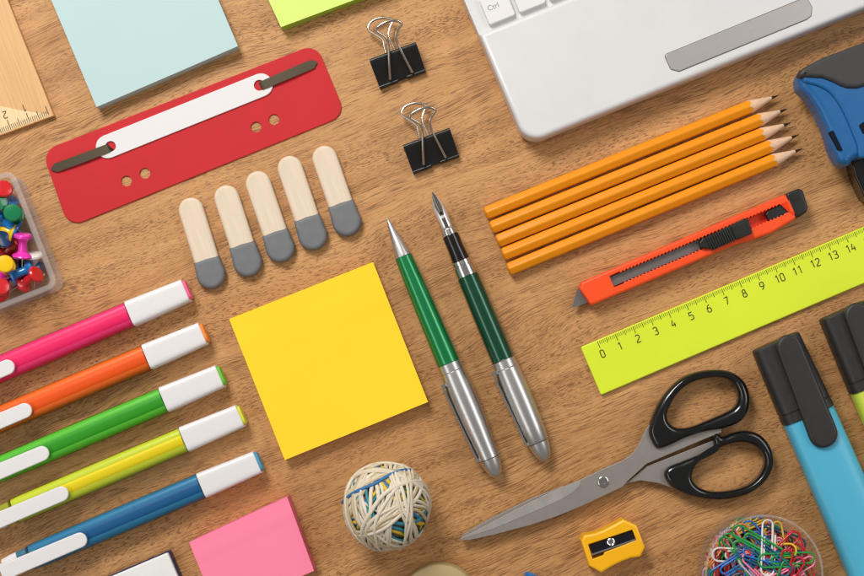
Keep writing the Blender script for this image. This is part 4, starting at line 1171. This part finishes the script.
top_clips = [('green', 590, 318, 0.0286, 2, (0, 0.02), 'green paper clip lying level across the top of the heap'),
             ('white', 488, 165, 0.0280, 88, (0.1, 0), 'white paper clip pointing straight up the picture beside the rim'),
             ('green', 395, 195, 0.0280, -30, (0.15, 0), 'green paper clip slanting down from the upper left rim'),
             ('green', 330, 235, 0.0268, -28, (0.3, 0), 'green paper clip under the slanting green one at the upper left'),
             ('blue', 275, 350, 0.0275, 32, (0.1, 0.05), 'blue paper clip rising to the right at the left of the heap'),
             ('pink', 420, 290, 0.0262, 25, (0.2, 0), 'pink paper clip under the end of the level green clip'),
             ('red', 600, 215, 0.0270, 42, (0.2, 0), 'red paper clip slanting beside the yellow one'),
             ('yellow', 575, 190, 0.0255, 100, (0.3, 0), 'yellow paper clip near the rim beside the white one'),
             ('red', 690, 265, 0.0262, -70, (0.1, 0), 'red paper clip along the right rim of the tub'),
             ('pink', 690, 375, 0.0280, 28, (0.1, 0), 'pink paper clip rising to the right near the bottom edge'),
             ('orange', 340, 160, 0.0262, -60, (0.2, 0), 'orange paper clip under the upper left rim'),
             ('blue', 400, 365, 0.0268, 70, (0.2, 0), 'blue paper clip standing steeply in the middle of the heap'),
             ('pink', 285, 245, 0.0255, -62, (0.3, 0), 'pink paper clip half hidden at the upper left of the heap'),
             ('green', 215, 275, 0.0262, -65, (0.6, 0), 'green paper clip pressed against the left wall of the tub'),
             ('red', 470, 330, 0.0250, 35, (0.2, 0.1), 'red paper clip crossing beneath the level green one'),
             ('white', 300, 292, 0.0262, -3, (0.1, 0), 'white paper clip lying level left of the green one'),
             ('blue', 410, 130, 0.0262, -50, (0.3, 0), 'blue paper clip tucked under the top of the rim'),
             ('lilac', 600, 350, 0.0262, 120, (0.2, 0), 'lilac paper clip below the level green one')]
for c, x, y, z, yaw, (tx, ty), lb in top_clips:
    clip(c, zcl(x, y, z), (tx, ty, radians(yaw)), lb)
cen = Vector((rc.x, rc.y, 0))
cols = ['red', 'teal', 'blue', 'red', 'green', 'pink', 'orange', 'yellow', 'teal', 'white', 'red', 'lilac']
for i in range(165):
    z = 0.003 + 0.0255 * (i / 165)
    a = r_.uniform(0, 2 * pi); q = r_.uniform(0, 0.0128); yaw = r_.uniform(0, 2 * pi)
    if q > 0.006: yaw = a + pi / 2 + r_.uniform(-0.5, 0.5)
    if r_.random() < 0.22: q = r_.uniform(0.016, 0.0195); yaw = a + pi / 2 + r_.uniform(-0.15, 0.15)
    c = cols[i % len(cols)]
    clip(c, (cen.x + q * cos(a), cen.y + q * sin(a), z), (r_.uniform(-.5, .5), r_.uniform(-.22, .22), yaw), c + ' paper clip mixed in under the top layer of the tub')
# clips leaning against the inside of the wall on the upper left, seen through the plastic
wall = [(an, c) for an, c in zip(range(96, 206, 5), ('blue', 'lilac', 'lilac', 'orange', 'yellow', 'yellow', 'orange', 'yellow', 'yellow', 'orange', 'yellow', 'yellow', 'green', 'green', 'pink', 'white', 'pink', 'lilac', 'pink', 'white', 'red', 'pink'))]
for i, (an, c) in enumerate(wall):
    a = radians(an); q = R * 0.93
    clip(c, (cen.x + q * cos(a), cen.y + q * sin(a), 0.0052 + 0.0030 * (i % 5)), (pi / 2, radians(r_.uniform(-14, 14)), a + pi / 2),
         c + ' paper clip standing against the wall of the tub, seen through it', 'paper clips against the tub wall')

# ---- white block with navy edge at the bottom, beige tape roll
t = T('eraser', 'white vinyl eraser with a navy sleeve at the bottom edge', 'eraser', 150, 590, 23)
zt = 0.0070
q = [(161.3 - 95, 553.3 + 41), (167.8, 552.5), (185, 597), (90, 637)]
a, b = t.L(167.8, 552.5, zt), t.L(178, 578, zt)
xr = (a[0] + b[0]) / 2; yt = a[1]
slab('rubber_block', rpoly([(xr - 0.055, yt - 0.024), (xr, yt - 0.024), (xr, yt), (xr - 0.055, yt)], 0.0009, 4), 0.0008, zt, M['eraser_white'], t.o, 0.0008)
slab('navy_sleeve', rpoly([(xr - 0.058, yt - 0.0248), (xr + 0.0009, yt - 0.0248), (xr + 0.0009, yt + 0.0005), (xr - 0.058, yt + 0.0005)], 0.0009, 4), E, zt - 0.0022, M['navy'], t.o, 0.0004, holes=[rpoly([(xr - 0.0552, yt - 0.0242), (xr + 0.0002, yt - 0.0242), (xr + 0.0002, yt + 0.0002), (xr - 0.0552, yt + 0.0002)], 0.0009, 4)])

zt = 0.015
c = P(439.3, 604.5, zt)
t = T('tape_roll', 'beige roll of tape cut off by the bottom edge', 'tape', 439, 604, 0)
t.o.location = (c.x, c.y, 0)
R = 39.8 * PX * (H - zt) / H
V, F = lathe_geo([(E, R * 0.64), (E, R - .0006), (0.0006, R), (zt - 0.0012, R), (zt - 0.0004, R - 0.0004), (zt, R - 0.0012), (zt, R * 0.64), (E, R * .64)], 72, axis='z')
mobj('tape_winding', V, F[:-2], M['tape_beige'], t.o, 40)
V, F = lathe_geo([(E, R * 0.56), (E, R * 0.63), (zt + .0002, R * 0.63), (zt + .0002, R * 0.56), (E, R * .56)], 64, axis='z')
mobj('card_core', V, F[:-2], M['tape_core'], t.o, 40)

# ------------------------------------------------------------------ camera and light
cam = bpy.data.cameras.new('camera'); co = bpy.data.objects.new('camera', cam); link(co)
co.location = (0, 0, H); co.rotation_euler = (0, 0, 0)
cam.sensor_width = 36; cam.lens = 36 * H / (864 / S)
cam.shift_x = (432 - NX) / 864; cam.shift_y = (NY - 288) / 864
cam.clip_start = 0.01; cam.clip_end = 20
SC.camera = co

def area(name, loc, target, sx, sy, power, col):
    l = bpy.data.lights.new(name, 'AREA'); l.shape = 'RECTANGLE'; l.size = sx; l.size_y = sy; l.energy = power; l.color = col
    o = bpy.data.objects.new(name, l); link(o); o.location = loc
    o.rotation_euler = (Vector(target) - Vector(loc)).to_track_quat('-Z', 'Y').to_euler()
    return o
area('softbox_lamp', (-0.36, 0.66, 0.80), (-0.02, 0.04, 0), 0.36, 0.36, 9.8, (1.0, 0.97, 0.94))
def strip_lamp(name, x, y, z, power):
    # tall strip softbox standing beside the table, its long side along the pens
    l = bpy.data.lights.new(name, 'AREA'); l.shape = 'RECTANGLE'; l.size = 0.26; l.size_y = 0.75; l.energy = power; l.color = (1.0, 0.98, 0.96)
    o = bpy.data.objects.new(name, l); link(o); o.location = (x, y, z)
    zax = Vector((x, y, z)).normalized(); ya = Vector((-0.39, 0.92, 0)); ya = (ya - zax * ya.dot(zax)).normalized(); xa = ya.cross(zax)
    o.rotation_euler = Matrix((xa, ya, zax)).transposed().to_euler()
strip_lamp('right_strip_lamp', 0.66, 0.28, 0.66, 2.3)
strip_lamp('side_strip_lamp', -0.62, -0.26, 0.74, 1.5)

w = bpy.data.worlds.new('World'); SC.world = w; w.use_nodes = True
bg = w.node_tree.nodes['Background']; bg.inputs[0].default_value = (1.0, 0.97, 0.94, 1); bg.inputs[1].default_value = 0.20

SC.view_settings.view_transform = 'Standard'; SC.view_settings.look = 'None'
SC.view_settings.exposure = 0.0; SC.view_settings.gamma = 1.0
SC.render.engine = 'CYCLES'
SC.cycles.use_denoising = True
SC.cycles.max_bounces = 10; SC.cycles.transparent_max_bounces = 24
SC.cycles.sample_clamp_indirect = 6
SC.cycles.caustics_reflective = False; SC.cycles.caustics_refractive = False
SC.cycles.filter_width = 1.35
